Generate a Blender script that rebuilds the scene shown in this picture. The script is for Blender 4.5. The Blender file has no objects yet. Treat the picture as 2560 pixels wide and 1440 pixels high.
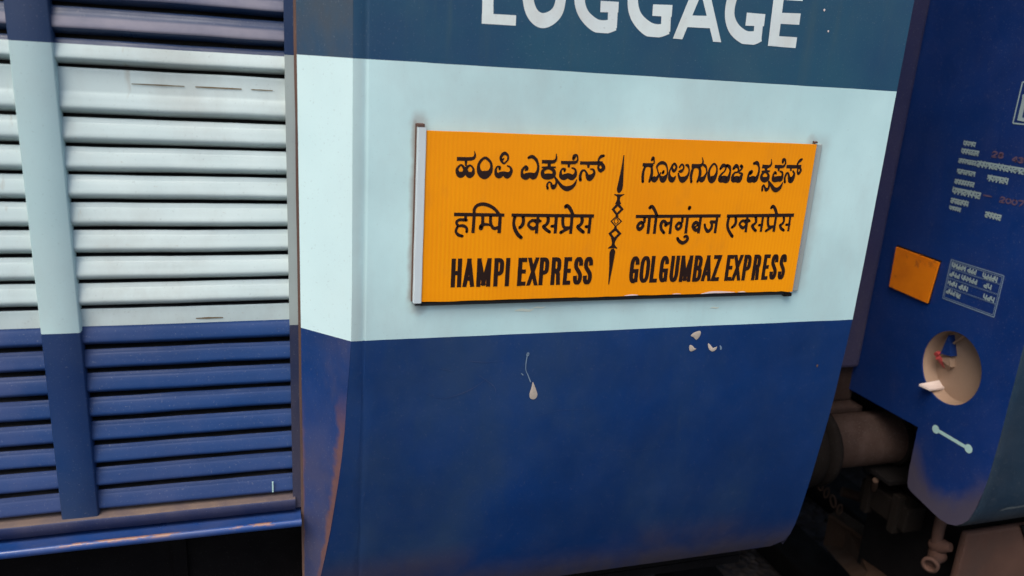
import bpy, bmesh, math, random
from mathutils import Vector, Matrix, noise
random.seed(7)
R = math.radians
S = bpy.context.scene
COL = S.collection

# ------------------------------------------------------------------ camera, sky, sun, exposure
cd = bpy.data.cameras.new('camera')
cam = bpy.data.objects.new('camera', cd); COL.objects.link(cam); S.camera = cam
cd.sensor_width = 36; cd.lens = 27.42; cd.clip_start = 0.02; cd.clip_end = 400
rt = Vector((0.95563381, -0.28820346, 0.06085062)); dn = Vector((-0.02419945, -0.28270179, -0.95890254)); fw = Vector((0.29356161, 0.91488713, -0.27713376))
m = Matrix.Identity(4)
for i in range(3):
    m[i][0] = rt[i]; m[i][1] = -dn[i]; m[i][2] = -fw[i]
m.translation = (0, -1.5, 2.35)
cam.matrix_world = m
cd.dof.use_dof = True; cd.dof.focus_distance = 1.72; cd.dof.aperture_fstop = 2.6

SUN_EL, SUN_AZ = 58.0, 226.0          # elevation and compass bearing from +Y (clockwise): in front of the train, a little to the left
W = bpy.data.worlds.new('World'); S.world = W; W.use_nodes = True
nt = W.node_tree; nt.nodes.clear()
sky = nt.nodes.new('ShaderNodeTexSky'); sky.sky_type = 'NISHITA'; sky.sun_disc = False
sky.sun_elevation = R(SUN_EL); sky.sun_rotation = R(SUN_AZ); sky.air_density = 1.0; sky.dust_density = 3.5; sky.ozone_density = 1.0
bg = nt.nodes.new('ShaderNodeBackground'); bg.inputs['Strength'].default_value = 0.12
wo = nt.nodes.new('ShaderNodeOutputWorld')
nt.links.new(sky.outputs[0], bg.inputs[0]); nt.links.new(bg.outputs[0], wo.inputs[0])
sl = bpy.data.lights.new('sun', 'SUN'); sl.energy = 1.5; sl.angle = R(40); sl.color = (1.0, 0.93, 0.84)
so = bpy.data.objects.new('sun', sl); COL.objects.link(so)
d = Vector((math.sin(R(SUN_AZ))*math.cos(R(SUN_EL)), math.cos(R(SUN_AZ))*math.cos(R(SUN_EL)), math.sin(R(SUN_EL))))
so.rotation_euler = d.to_track_quat('Z', 'Y').to_euler()
S.view_settings.view_transform = 'Standard'; S.view_settings.look = 'None'
S.view_settings.exposure = 0.66; S.view_settings.gamma = 1.0
S.view_settings.use_curve_mapping = False

# ------------------------------------------------------------------ materials
def srgb(r, g, b):
    return tuple(((c/255)/12.92 if c/255 <= .04045 else ((c/255+.055)/1.055)**2.4) for c in (r, g, b))

class MB:
    """small node-material builder"""
    def __init__(s, name, rough=.45, spec=.5, metal=0):
        s.m = bpy.data.materials.new(name); s.m.use_nodes = True
        s.t = s.m.node_tree; s.b = s.t.nodes['Principled BSDF']
        s.b.inputs['Roughness'].default_value = rough; s.b.inputs['Metallic'].default_value = metal
        s.b.inputs['Specular IOR Level'].default_value = spec
        g = s.t.nodes.new('ShaderNodeNewGeometry'); s.pos = g.outputs['Position']
        x = s.t.nodes.new('ShaderNodeSeparateXYZ'); s.l(s.pos, x.inputs[0]); s.X, s.Y, s.Z = x.outputs
    def l(s, a, b): s.t.links.new(a, b)
    def noise(s, scale, detail=4, rough=.55, stretch=(1, 1, 1), off=0):
        mp = s.t.nodes.new('ShaderNodeMapping'); mp.inputs['Scale'].default_value = stretch; mp.inputs['Location'].default_value = (off, off*.7, off*1.3)
        s.l(s.pos, mp.inputs[0])
        n = s.t.nodes.new('ShaderNodeTexNoise'); n.inputs['Scale'].default_value = scale; n.inputs['Detail'].default_value = detail; n.inputs['Roughness'].default_value = rough
        s.l(mp.outputs[0], n.inputs['Vector']); return n.outputs[0]
    def rng(s, v, a, b, c=0., d=1.):
        n = s.t.nodes.new('ShaderNodeMapRange'); n.interpolation_type = 'SMOOTHSTEP'
        for k, q in (('From Min', a), ('From Max', b), ('To Min', c), ('To Max', d)): n.inputs[k].default_value = q
        if a > b:                                             # smoothstep wants an ordered range
            n.inputs['From Min'].default_value, n.inputs['From Max'].default_value = b, a
            n.inputs['To Min'].default_value, n.inputs['To Max'].default_value = d, c
        s.l(v, n.inputs['Value']); return n.outputs[0]
    def op(s, o, a, b):
        n = s.t.nodes.new('ShaderNodeMath'); n.operation = o
        for i, v in enumerate((a, b)):
            if isinstance(v, (int, float)): n.inputs[i].default_value = v
            else: s.l(v, n.inputs[i])
        return n.outputs[0]
    def mix(s, f, a, b):
        n = s.t.nodes.new('ShaderNodeMix'); n.data_type = 'RGBA'
        if isinstance(f, (int, float)): n.inputs[0].default_value = f
        else: s.l(f, n.inputs[0])
        for i, v in ((6, a), (7, b)):
            if isinstance(v, tuple): n.inputs[i].default_value = (*v, 1)
            else: s.l(v, n.inputs[i])
        return n.outputs[2]
    def attr(s, name):
        n = s.t.nodes.new('ShaderNodeAttribute'); n.attribute_name = name; return n.outputs['Fac']
    def color(s, c): s.l(c, s.b.inputs['Base Color']) if not isinstance(c, tuple) else setattr(s.b.inputs['Base Color'], 'default_value', (*c, 1)); return s
    def rough(s, v): s.l(v, s.b.inputs['Roughness']); return s
    def bump(s, h, strength=.2, dist=.002):
        n = s.t.nodes.new('ShaderNodeBump'); n.inputs['Strength'].default_value = strength; n.inputs['Distance'].default_value = dist
        s.l(h, n.inputs['Height']); s.l(n.outputs[0], s.b.inputs['Normal']); return s

RUST = (.115, .050, .038); DUST = (.30, .255, .235)
def paint(name, c1, c2, dust=.25, rough=.42, dustcol=DUST, spec=.5, low=None, wear_or_sheen=None, lowdust=.75, dscale=5, spk=.5, tscale=2.2, lowcol=None, streak=.0, wear_or_sheen_cols=(RUST, (.20, .088, .062))):
    """old coach paint: slow tone drift, dust film, tiny specks; low=(z0,z1): road dust gathering from z1 down to z0"""
    B = MB(name, rough, spec)
    c = B.mix(B.rng(B.noise(tscale, 5), .34, .66), c1, c2)
    df = B.op('MULTIPLY', B.rng(B.noise(dscale, 6, .62, (1, 1, .55), 3.1), .42, .78), dust)
    if low:
        lf = B.op('MULTIPLY', B.rng(B.Z, low[1], low[0]), B.rng(B.noise(9, 6, .65, (1, 1, .7), 8.), .25, .7, .35, 1.))
        df = B.op('MAXIMUM', df, B.op('MULTIPLY', lf, lowdust))
        if lowcol: dustcol = B.mix(B.rng(B.Z, low[1]+.05, low[1]-.04), dustcol, lowcol)
    c = B.mix(df, c, dustcol)
    c = B.mix(B.op('MULTIPLY', B.rng(B.noise(240, 3, .6), .60, .75), .22*spk), c, (.62, .62, .60))
    c = B.mix(B.op('MULTIPLY', B.rng(B.noise(170, 3, .6, (1, 1, 1), 5.), .62, .74), .35*spk), c, (.03, .03, .035))
    if streak: c = B.mix(B.op('MULTIPLY', B.op('MULTIPLY', B.rng(B.noise(26, 6, .7, (1, 1, .06), 7.), .50, .80), B.rng(B.noise(3.5, 3, .5, (1, 1, .6), 11.), .40, .62)), streak), c, dustcol)
    if wear_or_sheen is not None:
        c = B.mix(wear_or_sheen(B), c, B.mix(B.noise(60, 4), *wear_or_sheen_cols))
    B.color(c); B.rough(B.op('ADD', B.rng(B.noise(14, 4), .3, .7, rough-.08, rough+.12), B.op('MULTIPLY', df, .3)))
    B.bump(B.noise(38, 4, .6), .06, .003)
    return B.m

WHITE1, WHITE2 = (.575, .82, .82), (.46, .685, .695)
UP1, UP2 = (.005, .047, .118), (.012, .075, .130)
NAVY1, NAVY2 = (.0018, .024, .105), (.0018, .037, .170)
M = {}
def holder_stains_and_dark_bands(B):                   # rusty run-off and grime at the board holder; darker bands beside and below
    def spot(x, z, r0, r1):
        a = B.op('SUBTRACT', B.X, x); b_ = B.op('SUBTRACT', B.Z, z)
        return B.rng(B.op('ADD', B.op('SQRT', B.op('ADD', B.op('MULTIPLY', a, a), B.op('MULTIPLY', b_, b_)), 0), B.op('MULTIPLY', B.op('SUBTRACT', B.noise(24, 4), .5), .03)), r1, r0)
    line = B.op('MULTIPLY', B.rng(B.op('ADD', B.X, B.op('MULTIPLY', B.op('SUBTRACT', B.noise(20, 5), .5), .016)), .256, .268), B.op('MULTIPLY', B.rng(B.Z, 1.862, 1.885), B.rng(B.Z, 2.250, 2.228)))
    line = B.op('MULTIPLY', line, B.rng(B.X, .2715, .2700))
    right = B.op('MULTIPLY', B.rng(B.op('ADD', B.X, B.op('MULTIPLY', B.op('SUBTRACT', B.noise(12, 5), .5), .04)), 1.225, 1.192), B.op('MULTIPLY', B.rng(B.X, 1.15, 1.17), B.op('MULTIPLY', B.rng(B.Z, 1.84, 1.90), B.rng(B.Z, 2.25, 2.21))))
    under = B.op('MULTIPLY', B.rng(B.op('ADD', B.Z, B.op('MULTIPLY', B.op('SUBTRACT', B.noise(9, 5), .5), .05)), 1.820, 1.862), B.op('MULTIPLY', B.rng(B.X, .27, .36), B.rng(B.X, 1.20, 1.10)))
    under = B.op('MULTIPLY', under, B.rng(B.Z, 1.872, 1.868))
    s_ = B.op('MAXIMUM', B.op('MULTIPLY', spot(.276, 2.228, .004, .028), .55), B.op('MULTIPLY', spot(1.170, 2.220, .003, .022), .45))
    s_ = B.op('MAXIMUM', s_, B.op('MULTIPLY', spot(.285, 1.866, .004, .030), .55))
    s_ = B.op('MAXIMUM', s_, B.op('MULTIPLY', line, .75)); s_ = B.op('MAXIMUM', s_, B.op('MULTIPLY', right, .38)); s_ = B.op('MAXIMUM', s_, B.op('MULTIPLY', under, .25))
    fm = B.op('MULTIPLY', B.rng(B.op('ADD', B.X, B.op('MULTIPLY', B.op('SUBTRACT', B.noise(8, 5), .5), .03)), .176, .160), .22)   # grime film left of the seam
    return B.op('MAXIMUM', s_, fm)
M['white'] = paint('pale_blue_paint', WHITE1, WHITE2, .55, .40, streak=.2, spk=.3, dustcol=(.40, .50, .50), wear_or_sheen=holder_stains_and_dark_bands, wear_or_sheen_cols=((.25, .20, .17), (.36, .35, .33)), dscale=3)
M['upper'] = paint('teal_blue_paint', UP1, UP2, .55, .42, streak=.6, dustcol=(.035, .082, .112), dscale=3.5)
M['navy'] = paint('navy_paint', NAVY1, NAVY2, .75, .42, tscale=1.3, streak=.3, spk=.22, dscale=1.9, dustcol=(.020, .048, .098), low=(1.07, 1.22), lowdust=.95, spec=.35, lowcol=(.066, .050, .054))
M['cham_white'] = paint('pale_blue_paint_jamb', (.635, .84, .84), (.58, .785, .795), .10, .42, dustcol=(.42, .42, .40))
M['cham_upper'] = paint('teal_blue_paint_jamb', UP1, UP2, 1.4, .5, dustcol=(.048, .066, .088), low=(2.30, 2.75), lowdust=.0, dscale=4)
M['cham_navy'] = paint('navy_paint_jamb', NAVY1, NAVY2, .8, .5, dustcol=(.070, .062, .105), low=(1.36, 1.74), lowdust=.8,
    wear_or_sheen=lambda B: B.op('MULTIPLY', B.op('MAXIMUM',
        B.op('MULTIPLY', B.rng(B.op('ADD', B.attr('across'), B.op('MULTIPLY', B.noise(16, 5), .45)), 1.0, 1.12), B.op('MULTIPLY', B.rng(B.Z, 1.70, 1.55), B.rng(B.Z, 1.10, 1.30, .35, 1.))),
        B.op('MULTIPLY', B.rng(B.op('ADD', B.attr('across'), B.op('MULTIPLY', B.noise(22, 5), .2)), .22, .12), B.rng(B.Z, 1.66, 1.45))), .8))
M['slat_white'] = paint('shutter_pale_paint', (.55, .655, .645), (.44, .55, .55), .5, .46, dustcol=(.34, .35, .32), spec=.35, dscale=6,
    wear_or_sheen=lambda B: B.op('MULTIPLY', B.op('MAXIMUM', B.rng(B.noise(30, 4, .6, (1, 1, .10), 6.), .64, .74), B.rng(B.noise(55, 5, .7, (.5, 1, 1.2), 1.), .66, .74)), .45), wear_or_sheen_cols=((.33, .26, .17), (.30, .29, .25)))
M['slat_upper'] = paint('shutter_sky_sheen_blue_paint', (.010, .032, .095), (.014, .042, .11), .2, .34, dustcol=(.12, .12, .16), spec=.5, dscale=7,
    wear_or_sheen=lambda B: B.op('MULTIPLY', B.rng(B.attr('proud'), .35, .8), B.rng(B.noise(6, 5, .6, (.6, 1, 1), 2.), .30, .62, .35, .95)), wear_or_sheen_cols=((.27, .255, .30), (.20, .19, .235)))  # sky sheen painted pale and uneven on the proud slat faces
M['slat_navy'] = paint('shutter_navy_paint', (.005, .034, .130), (.008, .045, .165), .35, .46, dustcol=(.085, .095, .19), spec=.35, low=(1.30, 1.60), lowdust=.5)
M['post_white'] = paint('mullion_pale_paint', (.47, .65, .655), (.40, .565, .58), .28, .42, dustcol=(.36, .37, .36))
M['post_navy'] = paint('mullion_navy_paint', (.003, .026, .108), (.004, .033, .125), .25, .5, dustcol=(.025, .045, .09), low=(1.36, 1.55), lowdust=.65)
M['post_upper'] = paint('mullion_blue_paint', (.006, .026, .085), (.009, .033, .10), .12, .42, dustcol=(.09, .1, .13))
M['rail'] = paint('dusty_rail_paint', (.014, .026, .085), (.026, .034, .085), .6, .55, dustcol=(.10, .085, .11), spec=.3)
M['ledge_dust'] = paint('settled_ledge_dust', (.20, .14, .10), (.075, .065, .085), .6, .8, dustcol=(.05, .045, .075), spec=.2, dscale=12)
M['sill'] = paint('chipped_sill_paint', (.012, .055, .22), (.014, .065, .25), .25, .32, dustcol=(.2, .16, .14), spec=.7,
    wear_or_sheen=lambda B: B.op('MULTIPLY', B.rng(B.noise(30, 5, .65, (.40, 1, 1)), .50, .58), B.rng(B.Z, 1.3580, 1.3640)), wear_or_sheen_cols=((.34, .15, .10), (.24, .15, .11)))
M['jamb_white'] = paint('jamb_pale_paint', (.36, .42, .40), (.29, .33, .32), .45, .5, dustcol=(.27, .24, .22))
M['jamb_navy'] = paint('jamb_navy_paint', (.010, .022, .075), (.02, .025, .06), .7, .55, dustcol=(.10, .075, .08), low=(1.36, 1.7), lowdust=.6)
M['rustline'] = paint('rusty_edge', (.12, .06, .04), (.07, .04, .035), .4, .8, dustcol=(.16, .11, .09))
M['dark'] = paint('underframe_grime', (.0035, .003, .0035), (.006, .005, .005), .4, .85, dustcol=(.013, .011, .011), spec=.1, spk=.1)
M['brown'] = paint('brown_oxide_paint', (.026, .016, .013), (.042, .026, .021), .7, .75, dustcol=(.070, .047, .041), spec=.08, dscale=14)
M['brown_dark'] = paint('sooty_brown', (.006, .0045, .004), (.010, .0075, .006), .4, .85, dustcol=(.016, .012, .0105), spec=.08, spk=.2)
M['mud'] = paint('mud_caked_brown', (.115, .060, .042), (.075, .038, .027), .7, .85, dustcol=(.060, .038, .030), dscale=7, spec=.2)
M['rubber'] = paint('bellows_rubber', (.020, .024, .075), (.026, .028, .080), .4, .6, dustcol=(.05, .04, .07), spec=.3, low=(1.50, 1.95), lowdust=.9)
M['lettering_white'] = paint('white_stencil_paint', (.76, .85, .80), (.66, .74, .74), .5, .45, dustcol=(.54, .53, .48), dscale=14)
def flap_rim(B):                       # pale road dust worn in round the rim of the lower flap
    a = B.op('SUBTRACT', B.Y, .150); b_ = B.op('MULTIPLY', B.op('SUBTRACT', B.Z, 1.290), .80)
    d_ = B.op('SQRT', B.op('ADD', B.op('MULTIPLY', a, a), B.op('MULTIPLY', b_, b_)), 0)
    d_ = B.op('ADD', d_, B.op('MULTIPLY', B.op('SUBTRACT', B.noise(14, 5), .5), .07))
    return B.op('MULTIPLY', B.rng(d_, .085, .150), B.rng(B.Z, 1.32, 1.18, 0, .8))
M['end_navy'] = paint('end_wall_navy_paint', (.0045, .034, .178), (.0042, .026, .135), .2, .45, dustcol=(.026, .036, .15), spec=.35, wear_or_sheen=flap_rim, wear_or_sheen_cols=((.075, .060, .075), (.09, .072, .08)))
M['side_teal'] = paint('coach_teal_paint', (.0045, .019, .040), (.006, .025, .050), .3, .5, dustcol=(.025, .03, .033), low=(1.09, 1.20), lowdust=.9)
M['stencil'] = paint('faded_stencil_paint', (.36, .46, .45), (.30, .40, .41), .3, .5, dustcol=(.2, .27, .30), dscale=20)
M['panel_line'] = paint('faded_line_paint', (.15, .22, .32), (.19, .27, .36), .3, .5, dustcol=(.12, .17, .26), dscale=20)
M['pink'] = paint('faded_red_stencil_paint', (.105, .070, .125), (.13, .08, .125), .4, .5, dustcol=(.05, .05, .14), dscale=30)
M['tan'] = paint('dusty_tan_paint', (.36, .24, .165), (.31, .21, .145), .3, .6, dustcol=(.32, .25, .21))
M['cream'] = paint('cream_lever_paint', (.75, .62, .55), (.70, .58, .52), .2, .45)
M['red'] = paint('red_paint', (.38, .05, .05), (.34, .045, .045), .2, .5)
M['mint'] = paint('mint_paint', (.45, .68, .64), (.40, .62, .60), .2, .5)
M['splash'] = paint('dried_cream_splash', (.52, .44, .36), (.44, .38, .32), .2, .6)
M['chip'] = paint('chipped_pale_backing', (.80, .62, .60), (.72, .62, .58), .2, .6)
M['bracket'] = paint('bracket_pale_paint', (.58, .66, .68), (.50, .58, .60), .25, .45, dustcol=(.35, .31, .28))
M['scratch'] = paint('faint_scratch', (.014, .045, .15), (.02, .06, .17), .2, .5)
M['beam'] = paint('brown_beam_paint', (.045, .026, .017), (.06, .035, .023), .4, .8, dustcol=(.075, .052, .043), spec=.1)
M['smear'] = paint('faint_orange_smear', (.56, .64, .54), (.60, .66, .58), .5, .5, dustcol=(.52, .70, .68))
M['scuff'] = paint('rubbed_grey_paint', (.05, .07, .08), (.07, .09, .10), .4, .6, dscale=20)
M['slot'] = paint('slot_grime', (.20, .15, .085), (.08, .07, .05), .2, .9, spec=.1)
M['shade_black'] = paint('painted_shade_black', (.006, .007, .009), (.010, .010, .012), .1, .6)  # near-black painted in for shade in the slat gaps and below the board
# orange corrugated plastic board: vertical flutes showing faintly through the sheet
B = MB('orange_corrugated_plastic', .45, .25)
wv = B.t.nodes.new('ShaderNodeTexWave'); wv.wave_type = 'BANDS'; wv.bands_direction = 'X'; wv.inputs['Scale'].default_value = 36; wv.inputs['Distortion'].default_value = .35; wv.inputs['Detail'].default_value = 2
B.l(B.pos, wv.inputs['Vector'])
c = B.mix(B.rng(B.noise(3.2, 4), .3, .7), (.93, .315, .0), (.84, .268, .0))
c = B.mix(B.op('MULTIPLY', wv.outputs['Fac'], B.rng(B.noise(4, 3, .5, (1, 1, .5), 4.), .42, .70, .04, .45)), c, (.98, .39, .0))
c = B.mix(B.op('MULTIPLY', B.rng(B.noise(18, 5, .6, (1, 1, .5), 2.), .52, .8), .25), c, (.45, .17, .02))
B.color(c); B.bump(wv.outputs['Fac'], .05, .002); M['orange'] = B.m
B = MB('orange_plate_paint', .45, .4)
c = B.mix(B.rng(B.noise(14, 5), .4, .7), (.85, .225, .004), (.74, .18, .004)); B.color(B.mix(B.op('MULTIPLY', B.rng(B.noise(28, 4, .6, (1, 1, 1), 4.), .58, .72), .6), c, (.30, .07, .02))); M['plate'] = B.m
B = MB('black_ink', .42, .4); B.color(B.mix(B.noise(30, 4), (.012, .004, .003), (.022, .007, .004))); M['ink'] = B.m
B = MB('ballast_stone', .9, .2); vo = B.t.nodes.new('ShaderNodeTexVoronoi'); vo.inputs['Scale'].default_value = 22; B.l(B.pos, vo.inputs['Vector'])
c = B.mix(vo.outputs['Color'], (.06, .05, .045), (.17, .14, .125)); B.color(B.mix(B.rng(B.noise(3, 4), .35, .65), c, (.05, .04, .035))); B.bump(vo.outputs['Distance'], 1., .03); M['ballast'] = B.m
B = MB('platform_concrete', .9, .2); B.color(B.mix(B.rng(B.noise(5, 6), .3, .7), (.045, .043, .042), (.07, .066, .062))); B.bump(B.noise(60, 4), .3, .004); M['concrete'] = B.m
B = MB('rail_steel', .4, .5, .8); B.color(B.mix(B.noise(20, 4), (.16, .12, .10), (.25, .2, .17))); M['steel'] = B.m

# ------------------------------------------------------------------ builders
def link(name, verts, faces, mats, parent=None, slots=None, smooth=False, label=None, attrs=None):
    me = bpy.data.meshes.new(name)
    off = Vector(parent_world(parent)) if parent else Vector((0, 0, 0))
    me.from_pydata([tuple(Vector(v)-off) for v in verts], [], faces)
    for k in (mats if isinstance(mats, (list, tuple)) else [mats]): me.materials.append(M[k])
    if slots:
        for p, s in zip(me.polygons, slots): p.material_index = s
    if smooth is True:
        for p in me.polygons: p.use_smooth = True
    elif smooth:
        for p, s in zip(me.polygons, smooth): p.use_smooth = s
    if attrs:
        for n, vals in attrs.items():
            a = me.attributes.new(n, 'FLOAT', 'POINT'); a.data.foreach_set('value', vals)
    me.update()
    o = bpy.data.objects.new(name, me); COL.objects.link(o)
    if parent: o.parent = parent
    if label: o['label'] = label
    return o
def parent_world(p):
    v = Vector((0, 0, 0))
    while p: v += p.location; p = p.parent
    return v
def thing(name, label, cat, loc):
    o = bpy.data.objects.new(name, None); o.empty_display_size = .1; COL.objects.link(o)
    o.location = loc; o['label'] = label; o['category'] = cat; return o
def setting(o): o['kind'] = 'structure'; return o

class G:
    """geometry gathered for one mesh"""
    def __init__(s): s.v = []; s.f = []; s.s = []; s.sm = []
    def add(s, vs, fs, slot=0, sm=False):
        n = len(s.v); s.v += [tuple(v) for v in vs]
        for f in fs: s.f.append([i+n for i in f]); s.s.append(slot); s.sm.append(sm)
    def box(s, a, b, slot=0, bev=0.):
        bm = bmesh.new(); bmesh.ops.create_cube(bm, size=1)
        for v in bm.verts: v.co = Vector([(a[i]+b[i])/2+v.co[i]*(b[i]-a[i]) for i in range(3)])
        if bev: bmesh.ops.bevel(bm, geom=bm.edges[:], offset=bev, segments=2, affect='EDGES', profile=.6)
        s.bm(bm, slot)
    def bm(s, bm, slot=0, sm=False):
        bm.verts.index_update(); s.add([v.co.copy() for v in bm.verts], [[v.index for v in f.verts] for f in bm.faces], slot, sm); bm.free()
    def lathe(s, origin, axis, prof, n=32, slot=0):
        """prof: (distance along axis, radius); closed at both ends"""
        ax = Vector(axis).normalized(); t = ax.orthogonal().normalized(); b = ax.cross(t); o = Vector(origin); vs = []; fs = []
        for d_, r in prof:
            for k in range(n):
                a = 2*math.pi*k/n; vs.append(o+ax*d_+(t*math.cos(a)+b*math.sin(a))*r)
        for i in range(len(prof)-1):
            for k in range(n): fs.append([i*n+k, i*n+(k+1) % n, (i+1)*n+(k+1) % n, (i+1)*n+k])
        s.add(vs, fs, slot, True); s.add(vs[:n], [list(range(n))], slot); s.add(vs[-n:], [list(range(n))], slot)
    def tube(s, pts, r, n=12, slot=0):
        pts = [Vector(p) for p in pts]; vs = []; fs = []
        t0 = (pts[1]-pts[0]).normalized(); u = t0.orthogonal().normalized()
        for i, p in enumerate(pts):
            t = (pts[min(i+1, len(pts)-1)]-pts[max(i-1, 0)]).normalized(); u = (u-t*u.dot(t)).normalized(); w = t.cross(u)
            for k in range(n):
                a = 2*math.pi*k/n; vs.append(p+(u*math.cos(a)+w*math.sin(a))*r)
        for i in range(len(pts)-1):
            for k in range(n): fs.append([i*n+k, i*n+(k+1) % n, (i+1)*n+(k+1) % n, (i+1)*n+k])
        s.add(vs, fs, slot, True); s.add(vs[:n], [list(range(n))], slot); s.add(vs[-n:], [list(range(n))], slot)
    def prism(s, poly, fn, a, b, slot=0):
        """poly: 2-D outline; fn(u, v, depth) -> point; closed solid between depths a and b"""
        n = len(poly); vs = [fn(u, v, a) for u, v in poly]+[fn(u, v, b) for u, v in poly]
        s.add(vs, [list(range(n)), list(range(2*n-1, n-1, -1))]+[[i, (i+1) % n, n+(i+1) % n, n+i] for i in range(n)], slot)
    def out(s, name, mats, parent=None, label=None, smooth=None, fix=True, attrs=None):
        o = link(name, s.v, s.f, mats, parent, s.s, s.sm if smooth is None else smooth, label, attrs)
        if fix:
            bm = bmesh.new(); bm.from_mesh(o.data); bmesh.ops.recalc_face_normals(bm, faces=bm.faces); bm.to_mesh(o.data); bm.free()
        return o

# ---- lettering: painted strokes laid a hair above their surface
def cr(p0, p1, p2, p3, t):
    return tuple(.5*((2*b)+(-a+c)*t+(2*a-5*b+4*c-d_)*t*t+(-a+3*b-3*c+d_)*t**3) for a, b, c, d_ in zip(p0, p1, p2, p3))
def stroke(g, pts, closed, cap, fn, off, seg=6, clampv=None):
    """pts: (u, v, width); cap 0 butt, 1 round, 2 straight segments"""
    n = len(pts); P = []
    if cap == 2 or n == 2: P = list(pts); 
    else:
        for i in range(n if closed else n-1):
            q = [pts[(i+k) % n] if closed else pts[min(max(i+k, 0), n-1)] for k in (-1, 0, 1, 2)]
            P += [cr(*q, t/seg) for t in range(seg)]
        if not closed: P.append(pts[-1])
    k = len(P); vs = []; fs = []
    for i, (x, y, w) in enumerate(P):
        a = P[(i-1) % k] if closed else P[max(i-1, 0)]; b = P[(i+1) % k] if closed else P[min(i+1, k-1)]
        dx, dy = b[0]-a[0], b[1]-a[1]; L = math.hypot(dx, dy) or 1; nx, ny = -dy/L, dx/L
        h = max(w, .05)/2
        for sgn in (1, -1): vs.append((x+nx*h*sgn, y+ny*h*sgn))
    for i in range(k if closed else k-1): j = (i+1) % k; fs.append([2*i, 2*i+1, 2*j+1, 2*j])
    if cap == 1 and not closed:
        for e in (0, k-1):
            x, y, w = P[e]; a0 = len(vs); h = w/2*.98
            vs += [(x+h*math.cos(2*math.pi*q/14), y+h*math.sin(2*math.pi*q/14)) for q in range(14)]; fs.append(list(range(a0, a0+14)))
    if clampv: vs = [(x, min(max(y, clampv[0]), clampv[1])) for x, y in vs]
    g.add([fn(u/1000, v/1000, off) for u, v in vs], fs)
LET = {   # capitals in a unit box: (closed, straight?, points)
 'H': [(0, 2, [(0, 0), (0, 1)]), (0, 2, [(1, 0), (1, 1)]), (0, 2, [(0, .5), (1, .5)])],
 'A': [(0, 2, [(0, 0), (.5, 1)]), (0, 2, [(1, 0), (.5, 1)]), (0, 2, [(.2, .26), (.8, .26)])],
 'M': [(0, 2, [(0, 0), (0, 1)]), (0, 2, [(1, 0), (1, 1)]), (0, 2, [(.04, 1), (.5, .1)]), (0, 2, [(.96, 1), (.5, .1)])],
 'P': [(0, 2, [(0, 0), (0, 1)]), (0, 0, [(0, 1), (.5, 1), (.92, .93), (1, .73), (.92, .52), (.5, .45), (0, .45)])],
 'I': [(0, 2, [(.5, 0), (.5, 1)])],
 'E': [(0, 2, [(0, 0), (0, 1)]), (0, 2, [(0, 1), (1, 1)]), (0, 2, [(0, .51), (.9, .51)]), (0, 2, [(0, 0), (1, 0)])],
 'X': [(0, 2, [(0, 0), (1, 1)]), (0, 2, [(1, 0), (0, 1)])],
 'R': [(0, 2, [(0, 0), (0, 1)]), (0, 0, [(0, 1), (.5, 1), (.92, .94), (1, .75), (.92, .56), (.5, .5), (0, .5)]), (0, 0, [(.45, .5), (.8, .44), (.92, .25), (1, 0)])],
 'S': [(0, 0, [(1, .72), (.95, .88), (.72, 1), (.3, 1), (.04, .88), (.06, .67), (.5, .51), (.94, .34), (.97, .13), (.7, 0), (.3, 0), (.05, .11), (0, .29)])],
 'G': [(0, 0, [(1, .72), (.93, .9), (.6, 1), (.25, .97), (.03, .8), (0, .5), (.03, .2), (.25, .03), (.6, 0), (.88, .06)]), (0, 2, [(1, .03), (1, .44)]), (0, 2, [(1, .44), (.55, .44)])],
 'O': [(1, 0, [(0, .25), (0, .75), (.2, .96), (.5, 1), (.8, .96), (1, .75), (1, .25), (.8, .04), (.5, 0), (.2, .04)])],
 'L': [(0, 2, [(0, 0), (0, 1)]), (0, 2, [(0, 0), (1, 0)])],
 'U': [(0, 0, [(0, 1), (0, .6), (0, .25), (.18, .05), (.5, 0), (.82, .05), (1, .25), (1, .6), (1, 1)])],
 'B': [(0, 2, [(0, 0), (0, 1)]), (0, 0, [(0, 1), (.5, 1), (.86, .93), (.94, .76), (.84, .58), (.5, .52), (0, .52)]), (0, 0, [(.4, .52), (.88, .46), (1, .26), (.9, .06), (.5, 0), (0, 0)])],
 'Z': [(0, 2, [(0, 1), (1, 1)]), (0, 2, [(1, 1), (0, 0)]), (0, 2, [(0, 0), (1, 0)])],
 'Q': [],
}
_k = [0]
def capital(g, ch, x0, x1, z0, z1, w, fn, base=.0):
    """one capital letter; mm"""
    for cl, cap, pts in LET[ch]:
        _k[0] += 1
        q = [(x0+w/2+u*(x1-x0-w), z0+w/2+v*(z1-z0-w), w) for u, v in pts]
        if not cl:
            for e, i in ((0, 1), (-1, -2)):            # square ends
                a, b = q[e], q[i]; L = math.hypot(a[0]-b[0], a[1]-b[1]); s = .5*w/L
                diag = abs(a[0]-b[0]) > .15*abs(a[1]-b[1]) and abs(a[1]-b[1]) > .15*abs(a[0]-b[0])
                if not (ch in 'SG' and cap == 0): q[e] = (a[0]+(a[0]-b[0])*s*(1.6 if diag else 1), a[1]+(a[1]-b[1])*s*(1.6 if diag else 1), w)
        stroke(g, q, cl, cap, fn, base+(_k[0] % 16)*.00004, 6, (z0, z1))

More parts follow.
